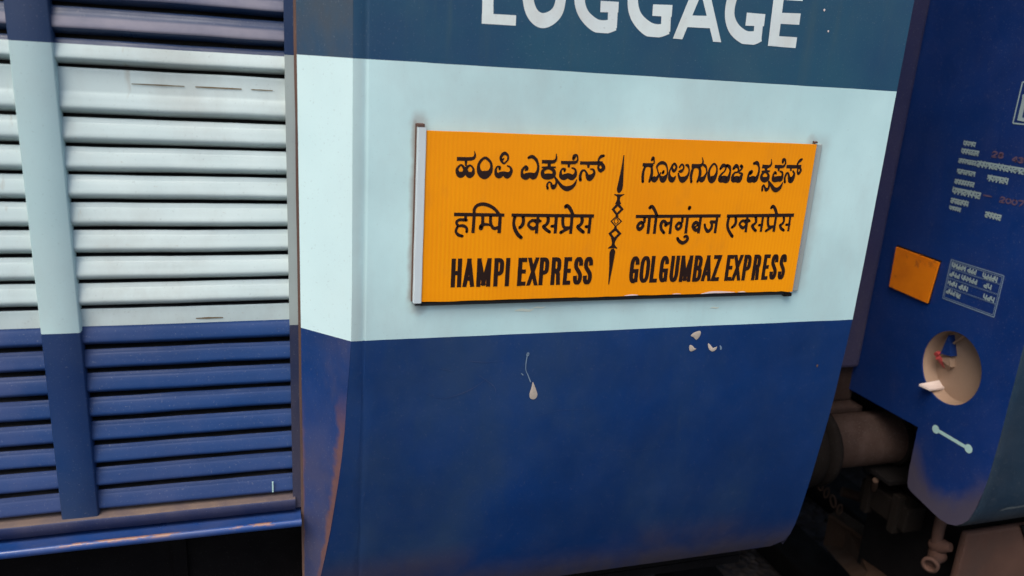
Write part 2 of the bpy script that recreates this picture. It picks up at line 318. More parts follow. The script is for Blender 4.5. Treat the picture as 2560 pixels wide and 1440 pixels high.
# ------------------------------------------------------------------ ground, track, platform (the setting)
g = G(); g.add([(-60, -60, 0), (60, -60, 0), (60, 60, 0), (-60, 60, 0)], [[0, 1, 2, 3]]); setting(g.out('ground', 'ballast'))
g = G()
for k in range(-14, 26): g.box((k*.62-.12, .45, .004), (k*.62+.12, 2.95, .12), bev=.01)
for y in (.78, 2.46):
    g.box((-12, y-.068, .124), (18, y+.068, .142)); g.box((-12, y-.012, .142), (18, y+.012, .25)); g.box((-12, y-.036, .25), (18, y+.036, .29), bev=.006)
setting(g.out('railway_track', ['brown_dark']))
g = G(); g.box((-14, -7, .0), (18, -.22, .80), bev=.02); g.box((-14, -1.0, .803), (18, -.17, .84), bev=.01); setting(g.out('platform', 'concrete'))

# ------------------------------------------------------------------ the luggage van
van = thing('luggage_van', 'blue and pale blue luggage van with slatted roller shutters and white LUGGAGE lettering', 'railway van', (0, 1.6, 0))
ZT, ZB = 2.340, 1.7915            # pale stripe between these heights
PROF = [(3.45, .10), (3.2, .045), (2.95, .012), (2.60, .0), (ZT+.09, .0), (ZT, .0), (2.2, .0), (2.0, .0), (1.9, .0), (ZB, .0012), (1.72, .005), (1.66, .009), (1.59, .0125), (1.52, .0185), (1.46, .025), (1.396, .033), (1.33, .0415), (1.26, .0525), (1.21, .061), (1.167, .0705), (1.13, .081), (1.103, .091), (1.082, .102)]
def side_y(z):
    for (za, ya), (zb, yb) in zip(PROF, PROF[1:]):
        if zb <= z <= za: return ya+(yb-ya)*(za-z)/(za-zb)
    return PROF[0][1] if z > PROF[0][0] else PROF[-1][1]
XE = 1.3705                       # end of the van
def foldx(y): return .150-.985*y
def dent(x, z, a=.0016): return a*noise.noise(Vector((x*3.1, 2.7, z*3.7)))+a*.35*noise.noise(Vector((x*9, 5.1, z*8)))
ZS = []
for (za, _), (zb, _) in zip(PROF, PROF[1:]):
    n = max(1, int(round((za-zb)/.035)))
    ZS += [za+(zb-za)*i/n for i in range(n)]
ZS.append(PROF[-1][0])
def band(z): return 0 if z > ZT else (1 if z > ZB else 2)
g = G(); across = []
NX = 40
# right-hand side sheet (with the weld seam beside the fold and a turned-in right edge)
def sheet(xa_fn, xb, mir=False):
    rows = []
    for z in ZS:
        y = side_y(z); xa = xa_fn(y); row = []
        xs = [xa+(xb-xa)*i/NX for i in range(NX+1)]
        cut = 0.0
        if z < 1.135 and not mir: cut = .040*(1-math.sqrt(max(0, 1-((1.135-z)/.053)**2)))   # rounded lower corner
        xs = xs if mir else [xa+(xb-cut-xa)*i/NX for i in range(NX+1)]
        xs = sorted(set(xs+([.1705, .1740, .1775] if not mir else [])))
        zw = .0007 if abs(z-ZT) < 1e-5 or abs(z-ZB) < 1e-5 else 0
        rows.append([(x, y+dent(x, z)+(.0018 if abs(x-.174) < .001 and z > 1.0 else 0), z+zw*(noise.noise(Vector((x*11, z, 3)))+.5*noise.noise(Vector((x*45, z, 8))))) for x in xs])
    return rows
def add_rows(rows, slot0, sm=True):
    n = min(len(r) for r in rows); vs = []; fs = []; ss = []
    for r in rows: vs += r[:n-1]+[r[-1]]
    for i in range(len(rows)-1):
        for j in range(n-1):
            fs.append([i*n+j, (i+1)*n+j, (i+1)*n+j+1, i*n+j+1]); ss.append(slot0+band((rows[i][0][2]+rows[i+1][0][2])/2))
    k = len(g.v); g.v += vs
    for f, s_ in zip(fs, ss): g.f.append([q+k for q in f]); g.s.append(s_); g.sm.append(sm)
    across.extend([.5]*len(vs))
add_rows(sheet(foldx, XE), 0)
def chamfer(xin, sgn):
    rows = []
    for z in ZS:
        y1 = side_y(z); rows.append([(xin+sgn*(.0985*(1-(.10-0)*0)-.0985)*0+sgn*(foldx(.10-(.10-y1)*u)-foldx(.10)), .10-(.10-y1)*u, z) for u in [k/8 for k in range(9)]])
    n = 9; k0 = len(g.v)
    for r in rows: g.v.extend(r); across.extend([k/8 for k in range(9)])
    for i in range(len(rows)-1):
        for j in range(n-1):
            g.f.append([k0+i*n+j, k0+(i+1)*n+j, k0+(i+1)*n+j+1, k0+i*n+j+1]); g.s.append(3+band((rows[i][0][2]+rows[i+1][0][2])/2)); g.sm.append(True)
chamfer(foldx(.10), 1)
XL = -1.42                        # the far jamb of the double door
chamfer(XL, -1)
add_rows(sheet(lambda y: XL-(foldx(y)-foldx(.10)), -5.0, True), 0)
body = g.out('side_wall', ['upper', 'white', 'navy', 'cham_upper', 'cham_white', 'cham_navy'], van, fix=False, attrs={'across': across})
bm = bmesh.new(); bm.from_mesh(body.data)
for f in bm.faces:
    if f.normal.y > 0: f.normal_flip()
bm.to_mesh(body.data); bm.free()
# rest of the shell: turned edge + end wall, floor, roof, far side
g = G()
prof2 = [(y+.0015, z) for z, y in PROF]
vs = []; fs = []
for (y, z) in prof2: vs += [(XE, y, z), (XE, y+.045, z)]
for i in range(len(prof2)-1): fs.append([2*i, 2*i+1, 2*i+3, 2*i+2])
g.add(vs, fs, 1)
poly = [(y+.045, z) for y, z in prof2]+[(3.1, 1.08), (3.2, 1.7), (3.2, 3.2), (2.9, 3.7), (1.6, 3.95), (.4, 3.75)]
g.prism(poly, lambda u, v, d_: (d_, u, v), XE-.004, XE-.03, 0)
g.out('end_wall', ['dark', 'navy'], van)
g = G()
arc = [(1.6+1.58*math.sin(R(a)), 3.45+.55*math.cos(R(a))) for a in range(-90, 91, 10)]
vs = [(x, y, z) for x in (-5.0, XE-.035) for y, z in arc]; n = len(arc)
g.add(vs, [[i, i+1, n+i+1, n+i] for i in range(n-1)], 0, True); g.out('roof', 'dark', van)
g = G(); g.box((-5, .26, 1.05), (XE-.04, 3.1, 1.09)); g.box((-5, 3.1, 1.0), (XE-.04, 3.14, 3.45)); g.box((-5.02, .1, 1.06), (-4.98, 3.1, 3.45)); g.out('floor', 'dark', van)
g = G(); g.box((-5, .21, .98), (XE-.06, .26, 1.34)); g.box((-5, .205, .96), (XE-.06, .33, .985)); g.box((-.72, .2, 1.0), (-.69, .209, 1.33)); g.box((-.235, .2, 1.0), (-.205, .209, 1.33)); g.box((-.46, .19, 1.02), (-.34, .209, 1.12), bev=.004)
g.out('solebar', 'dark', van)

# ---- roller shutters: one curtain each side of the mullion
LINES = [3.1356, 3.083, 3.0305, 2.978, 2.9255, 2.873, 2.8205, 2.768, 2.7155, 2.663, 2.6105, 2.558, 2.5055, 2.453, 2.3995, 2.3455, 2.2945, ('w', 2.2075), 2.1545, 2.102, 2.050, 1.997, 1.945, 1.892, 1.8395, ('w', 1.756), 1.7055, 1.653, 1.600, 1.5465, 1.4965, 1.4435, 1.3885]
def slat_profile(zt, zb):
    h = zt-zb; k = .925 if 2.33 > zt > 1.83 else .893
    return [(zt-.0012, .150), (zt-.0013, .1200), (zt-.03*h, .1188), (zt-.17*h, .1178), (zt-.205*h, .1164), (zt-.26*h, .1147), (zt-.40*h, .1125), (zt-.53*h, .1104), (zt-.62*h, .1091), (zt-.680*h, .1090), (zt-(k-.17)*h, .1106), (zt-(k-.125)*h, .1134), (zt-(k-.08)*h, .1172), (zt-(k-.038)*h, .1222), (zt-k*h, .1262), (zt-(k+.004)*h, .152)]
def curtain(xa, xb, seed, name):
    g = G(); proud = []; n = 22; xs = [xa+(xb-xa)*i/n for i in range(n+1)]
    for k in range(len(LINES)-1):
        t = LINES[k]; t = t[1] if isinstance(t, tuple) else t; b_ = LINES[k+1]; wide = isinstance(b_, tuple); b_ = b_[1] if wide else b_
        prof = slat_profile(t, b_)
        if wide: zz = b_+.0525; prof = [(t-.001, .150), (t-.0012, .1200), (t-.006, .1192), (zz-.006, .1185)]+slat_profile(zz, b_)[4:]
        zt_ = b_+.0525 if wide else t
        for cut in (2.3345, 1.8030):                      # keep the paint boundaries crisp
            for i in range(len(prof)-1):
                (za, ya), (zb, yb) = prof[i], prof[i+1]
                if zb < cut < za: f_ = (za-cut)/(za-zb); prof.insert(i+1, (cut, ya+(yb-ya)*f_)); break
        ph = random.uniform(0, 50); vs = []; fs = []; slots = []
        for z, y in prof:
            for x in xs:
                wob = .0015*noise.noise(Vector((x*4+seed, ph, 0)))+.0007*noise.noise(Vector((x*13, ph, seed)))
                if abs(z-2.3345) < .0005 or abs(z-1.803) < .0005: wob *= .3
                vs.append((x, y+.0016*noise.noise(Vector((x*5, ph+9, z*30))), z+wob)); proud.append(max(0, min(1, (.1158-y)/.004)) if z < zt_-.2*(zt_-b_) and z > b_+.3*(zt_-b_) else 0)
        for i in range(len(prof)-1):
            zm = (prof[i][0]+prof[i+1][0])/2; sl_ = 0 if zm > 2.3345 else (1 if zm > 1.803 else 2)
            if i in (0, len(prof)-2): sl_ = 3  # gap faces coloured black to paint the shade between slats
            for j in range(n):
                fs.append([i*(n+1)+j, (i+1)*(n+1)+j, (i+1)*(n+1)+j+1, i*(n+1)+j+1]); slots.append(sl_)
        k0 = len(g.v); g.v += vs
        for f, s_ in zip(fs, slots): g.f.append([q+k0 for q in f]); g.s.append(s_); g.sm.append(True)
    proud += [0]*4
    g.add([(xa, .155, 1.36), (xb, .155, 1.36), (xb, .155, 3.2), (xa, .155, 3.2)], [[0, 1, 2, 3]], 3)
    return g.out(name, ['slat_upper', 'slat_white', 'slat_navy', 'shade_black'], van, fix=False, attrs={'proud': proud})
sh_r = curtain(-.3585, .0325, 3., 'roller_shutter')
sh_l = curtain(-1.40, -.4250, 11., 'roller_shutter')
# grimy drain slots in the flat slats
def slots_on(sh, z, spans, fatness=.0016):
    for a, b_, k in spans:
        g = G(); n = 10
        vs = []; 
        for i in range(n+1):
            x = a+(b_-a)*i/n; h = fatness*k*(.5+.5*math.sin(math.pi*i/n))*(.8+.4*noise.noise(Vector((x*60, z, 0))))+.0003
            vs += [(x, .1172, z+h+.0006*noise.noise(Vector((x*20, 1, 0)))), (x, .1172, z-h*.7)]
        g.add(vs, [[2*i, 2*i+1, 2*i+3, 2*i+2] for i in range(n)], 0); g.out('drain_slot', 'slot', sh, fix=False)
slots_on(sh_r, 2.2700, [(-.238, -.148, .9), (-.129, -.047, 1.0), (-.030, .010, .6)])
slots_on(sh_r, 1.8125, [(-.150, -.098, 1.3)])
g = G(); g.box((-.0115, .1060, 1.404), (-.0080, .1096, 1.430), bev=.001); g.out('paint_drip', 'mint', sh_r)
# mullion post: shallow channel in front of the slats
g = G()
for za, zb, s_ in ((3.2, 2.3345, 0), (2.3345, 1.7965, 1), (1.7965, 1.3725, 2)):
    n = max(2, int((za-zb)/.06)); xa, xb = -.4262, -.3575
    zs = [za+(zb-za)*i/n for i in range(n+1)]; vs = []
    for z in zs: vs += [(xa, .128, z), (xa+.0005, .1022, z), (xa+.003, .1000, z), ((xa+xb)/2, .0994+.0006*noise.noise(Vector((z*4, 1, 1))), z), (xb-.003, .1000, z), (xb-.0005, .1022, z), (xb, .128, z)]
    g.add(vs, [[i*7+j, (i+1)*7+j, (i+1)*7+j+1, i*7+j+1] for i in range(n) for j in range(6)], s_, True)
g.out('mullion', ['post_upper', 'post_white', 'post_navy'], van, fix=False)
# door frame: right jamb strip, lintel, left jamb strip, dusty bottom rail
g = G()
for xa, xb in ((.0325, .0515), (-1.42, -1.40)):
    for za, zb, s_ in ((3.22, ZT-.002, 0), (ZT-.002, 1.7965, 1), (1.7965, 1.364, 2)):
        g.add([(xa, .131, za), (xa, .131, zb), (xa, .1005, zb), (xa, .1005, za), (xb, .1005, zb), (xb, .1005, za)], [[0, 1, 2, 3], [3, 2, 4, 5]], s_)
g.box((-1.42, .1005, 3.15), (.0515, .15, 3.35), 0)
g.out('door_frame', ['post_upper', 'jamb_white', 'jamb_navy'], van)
g = G(); vs = []; n = 30                                   # rusty bead along the jamb corner
for i in range(n+1):
    z = 3.2-(3.2-1.09)*i/n; w = .0018+.0012*noise.noise(Vector((0, 3, z*7))); vs += [(.0515-w, .0992, z), (.0515+w*.4, .0982-w*.6, z), (.0535+w, .0965, z)]
g.add(vs, [[i*3+j, (i+1)*3+j, (i+1)*3+j+1, i*3+j+1] for i in range(n) for j in range(2)], 0, True); g.out('corner_bead', 'rustline', van, fix=False)
g = G(); n = 50; q = [(.14, 1.3925), (.099, 1.3915), (.0935, 1.3895), (.0920, 1.3860), (.0920, 1.3650), (.14, 1.3640)]; vs = []
for i in range(n+1):
    x = -1.42+1.4575*i/n
    for y, z in q: vs.append((x, y+.0006*noise.noise(Vector((x*7, y*30, 2))), z+.0007*noise.noise(Vector((x*9, 6, 0)))))
g.add(vs, [], 0); k0 = len(g.v)-len(vs)
for i in range(n):
    for j in range(5): g.f.append([k0+i*6+j, k0+(i+1)*6+j, k0+(i+1)*6+j+1, k0+i*6+j+1]); g.s.append(1 if j < 2 else 0); g.sm.append(True)
g.add([vs[-6+j] for j in range(6)], [list(range(6))], 0); g.out('bottom_rail', ['rail', 'ledge_dust'], van)
g = G()
pr_ = [(.125, 1.3540), (.072, 1.3530), (.058, 1.3610), (.050, 1.3655), (.0455, 1.3630), (.0440, 1.3570), (.0460, 1.3500), (.052, 1.3460), (.060, 1.3440), (.19, 1.3430)]
n = 60; vs = []
for i in range(n+1):
    x = -1.42+(.0485+1.42)*i/n
    for y, z in pr_: vs.append((x, y+.0009*noise.noise(Vector((x*6, 1, z))), z+.0008*noise.noise(Vector((x*5, 4, 0)))))
q = len(pr_)
g.add(vs, [[i*q+j, (i+1)*q+j, (i+1)*q+j+1, i*q+j+1] for i in range(n) for j in range(q-1)], 0, True); g.add([vs[-q+j] for j in range(q)], [list(range(q))], 0)
g.out('door_sill', 'sill', van)

# ---- LUGGAGE lettering, brush-painted on the upper band
LUGGAGE = [[0,0,[[395.3,2519.0,20.6],[399.9,2418.5,22.1]]],[0,0,[[388.0,2426.0,18.2],[455.0,2427.2,18.7]]],[0,0,[[471.5,2525.9,21.3],[475.5,2472.9,21.3],[487.1,2442.2,23.8],[508.8,2430.9,27.5],[533.0,2443.9,23.9],[542.1,2470.8,20.7],[539.9,2529.7,20.2]]],[0,0,[[635.4,2525.9,20.7],[608.9,2532.2,20.1],[582.8,2506.4,19.7],[580.9,2473.9,21.5],[592.5,2448.3,21.7],[617.4,2430.5,24.3],[639.5,2428.5,25.3],[659.5,2435.1,23.4]]],[0,0,[[651.6,2476.5,21.1],[654.4,2427.2,19.8]]],[0,0,[[625.6,2465.6,20.9],[663.8,2467.2,19.7]]],[0,0,[[749.8,2528.3,20.6],[722.0,2535.0,21.5],[695.3,2508.4,20.9],[694.0,2475.5,22.8],[706.6,2449.4,24.6],[733.0,2431.2,27.5],[756.2,2429.3,25.3],[777.0,2436.1,23.4]]],[0,0,[[767.8,2478.4,21.1],[771.8,2428.3,21.1]]],[0,0,[[738.3,2467.5,21.5],[781.3,2469.0,22.8]]],[0,0,[[800.8,2406.3,22.8],[839.0,2528.2,21.5]]],[0,0,[[892.8,2405.9,20.6],[843.3,2528.6,19.3]]],[0,0,[[819.0,2452.3,22.6],[871.0,2454.2,23.8]]],[0,0,[[969.0,2530.0,19.3],[939.7,2539.5,22.0],[916.8,2511.2,23.1],[913.4,2473.6,22.1],[927.1,2446.9,25.6],[952.7,2431.2,26.9],[974.5,2429.6,27.8],[994.4,2436.5,24.1]]],[0,0,[[984.3,2477.6,20.5],[986.9,2427.7,20.5]]],[0,0,[[953.8,2466.1,25.7],[998.1,2467.2,24.0]]],[0,0,[[1023.0,2533.2,24.4],[1027.1,2417.5,24.4]]],[0,0,[[1015.3,2426.5,22.5],[1083.9,2427.6,22.5]]],[0,0,[[1022.2,2473.3,21.7],[1083.4,2475.6,22.8]]],[0,0,[[1018.6,2520.8,21.9],[1082.7,2521.9,20.6]]]]
def on_side(u, v, off): return (u, side_y(v)+dent(u, v)-.00035-off, v)
g = G()
for i, (cl, cap, pts) in enumerate(LUGGAGE): stroke(g, pts, cl, cap, on_side, (i % 16)*.00003, 8, (2416.8, 2600))
g.out('lettering', 'lettering_white', van, 'white hand-painted capitals reading LUGGAGE', fix=False)

# ---- splashes and scars on the navy panel
def blob(name, mat, pts, x0, z0, parent, label=None, lift=.0016):
    g = G(); vs = []
    n = len(pts); P = []
    for i in range(n):
        q = [pts[(i+k) % n] for k in (-1, 0, 1, 2)]; P += [cr(*q, t/4) for t in range(4)]
    ys = [side_y(z0+v/1000) for u, v in P]
    cx = sum(u for u, v in P)/len(P); cz = sum(v for u, v in P)/len(P)
    g.add([(x0+u/1000, side_y(z0+v/1000)+dent(x0, z0)-.0009, z0+v/1000) for u, v in P]+[(x0+cx/1000, side_y(z0+cz/1000)+dent(x0, z0)-.0009-lift, z0+cz/1000)], [[i, (i+1) % len(P), len(P)] for i in range(len(P))], 0, True)
    return g.out(name, mat, parent, label, fix=False)
blob('paint_splash', 'splash', [(-2, 19), (4, 8), (9, -4), (12, -13), (9, -22), (2, -24), (-5, -20), (-7, -9), (-4, 4)], .5475, 1.6560, van, 'cream teardrop splash of dried paint')
g = G(); stroke(g, [(527.0, 1741, 2.4), (525.5, 1726, 2.2), (526.5, 1706, 1.5), (533, 1692, 2.0), (540, 1676, 2.6)], 0, 1, lambda u, v, off: (u, side_y(v)-.0012-off, v), .0002)
stroke(g, [(528, 1745, 6), (527.5, 1742, 7)], 0, 1, lambda u, v, off: (u, side_y(v)-.0013-off, v), .0003); stroke(g, [(517, 1698, 2), (521, 1694, 2.5)], 0, 1, lambda u, v, off: (u, side_y(v)-.0012-off, v), .0002)
g.out('paint_drip', 'panel_line', van, fix=False)
blob('paint_splash', 'splash', [(-13, 0), (-6, 7), (6, 11), (12, 8), (11, -3), (4, -11), (-1, -8), (-6, -4)], .9360, 1.7690, van)
blob('paint_splash', 'splash', [(-10, 8), (-2, 6), (4, 0), (9, -2), (4, -6), (-4, -8), (-9, -3)], .9340, 1.7370, van)
blob('paint_splash', 'splash', [(-13, 11), (-8, 9), (-2, 1), (6, -4), (11, -2), (13, 2), (12, -5), (5, -10), (-3, -8), (-10, 0)], .9850, 1.7360, van)
blob('paint_splash', 'panel_line', [(-3, 6), (2, 2), (4, -4), (0, -6), (-2, 0)], 1.0080, 1.7350, van, lift=.0003)
for x, z, r_ in ((1.140, 2.4982, 2.6), (1.159, 2.4564, 2.2)): blob('paint_chip', 'chip', [(-r_, 0), (0, r_), (r_, .4), (.5, -r_*1.2)], x, z, van, lift=.0004)
blob('paint_chip', 'rustline', [(-3, 1), (0, 4), (3, 1), (1, -5)], 1.2956, 1.6706, van, lift=.0005)
for pts in ([(395, 1735, .5), (430, 1730, 1.1), (470, 1731, .4)], [(300, 1668, .4), (345, 1650, .9), (400, 1664, 1.), (440, 1690, .4)], [(420, 1700, .4), (455, 1672, 1.), (462, 1655, .5)], [(330, 1722, .4), (352, 1716, .9), (362, 1712, .4)], [(560, 1590, .3), (620, 1600, .7), (700, 1596, .3)], [(760, 1480, .3), (830, 1470, .7), (900, 1478, .3)]):
    g = G(); stroke(g, pts, 0, 0, lambda u, v, off: (u, side_y(v)+dent(u, v)-.0011-off, v), .0001); g.out('scratch', 'scratch', van, fix=False)

for x, z, w_, h_ in ((.512, 1.8445, 22, 5), (.545, 1.8500, 14, 3), (.975, 1.8350, 12, 3)):
    blob('paint_smear', 'smear', [(-w_, 0), (-w_*.3, h_), (w_*.5, h_*.4), (w_, h_*.8), (w_*.6, -h_*.6), (-w_*.2, -h_*.3)], x, z, van, lift=.0002)
# ---- slide-in holder for the destination board
g = G(); vs = []; n = 14
for i in range(n+1):                                       # left channel, open to the right
    z = 2.2225-(2.2225-1.8735)*i/n; w = .0004*noise.noise(Vector((1, 1, z*20)))
    vs += [(.2700+w, .0, z), (.2700+w, -.0165, z), (.2712+w, -.0178, z), (.2855+w, -.0178, z), (.2862+w, -.0170, z), (.2862+w, -.0155, z)]
g.add(vs, [[i*6+j, (i+1)*6+j, (i+1)*6+j+1, i*6+j+1] for i in range(n) for j in range(5)], 0, False)
g.box((.2697, -.0172, 2.2226), (.2830, .0, 2.2290), 1, .0012); g.box((.2740, -.015, 1.8680), (.2835, 0, 1.8733), 2)
g.box((.2675, -.0055, 1.874), (.2699, .0, 2.228), 1)
g.box((1.1690, -.0060, 1.872), (1.1900, .0, 2.2165), 4, .002); g.box((1.1660, -.0100, 2.2180), (1.1735, .0, 2.2225), 1, .0015)
g.box((1.1500, -.012, 1.8610), (1.1705, .0, 1.8690), 3, .002); g.box((.2865, -.0085, 1.8650), (1.1640, .0, 1.8715), 2)  # long black strip under the board stands in for its shadow line
g.out('board_holder', ['bracket', 'rustline', 'shade_black', 'brown_dark', 'jamb_white'], van)

# ------------------------------------------------------------------ the destination board
board = thing('destination_board', 'orange destination board reading HAMPI EXPRESS and GOLGUMBAZ EXPRESS, slotted on the pale stripe', 'destination board', (.725, -.012, 1.872))
YB = -.0145
g = G(); n = 60; vs = []
for i in range(n+1):
    x = .2800+(1.1680-.2800)*i/n
    zt = 2.2165+.0006*noise.noise(Vector((x*9, 0, 0))); zb = 1.8752+.0016*noise.noise(Vector((x*16, 3, 0)))+.0008*noise.noise(Vector((x*60, 3, 0)))
    if x > 1.15: zb = 1.8735
    vs += [(x, YB, zt), (x, YB, (zt+zb)/2), (x, YB, zb), (x, YB+.0045, zb), (x, YB+.0045, zt)]
fs = []
for i in range(n):
    for a, b_ in ((0, 1), (1, 2), (2, 3), (3, 4), (4, 0)): fs.append([i*5+a, i*5+b_, (i+1)*5+b_, (i+1)*5+a])
g.add(vs, fs); g.add(vs[:5], [[0, 1, 2, 3, 4]]); g.add(vs[-5:], [[0, 1, 2, 3, 4]])
g.out('sheet', 'orange', board)
for pts in ([(735, 1876, 1.0), (752, 1877.2, 3.2), (768, 1876.5, 1.)], [(925, 1875, 1.), (950, 1878, 4.6), (985, 1877.6, 3.6), (1012, 1876.5, 1.2)], [(1020, 1876.4, 1.), (1032, 1877.2, 2.6), (1040, 1876.4, 1.)], [(852, 1876.4, .8), (864, 1877, 1.8), (874, 1876.4, .6)]):
    g = G(); stroke(g, pts, 0, 1, lambda u, v, off: (u, YB-off, v), .0007); g.out('chipped_edge', 'chip', board, fix=False)
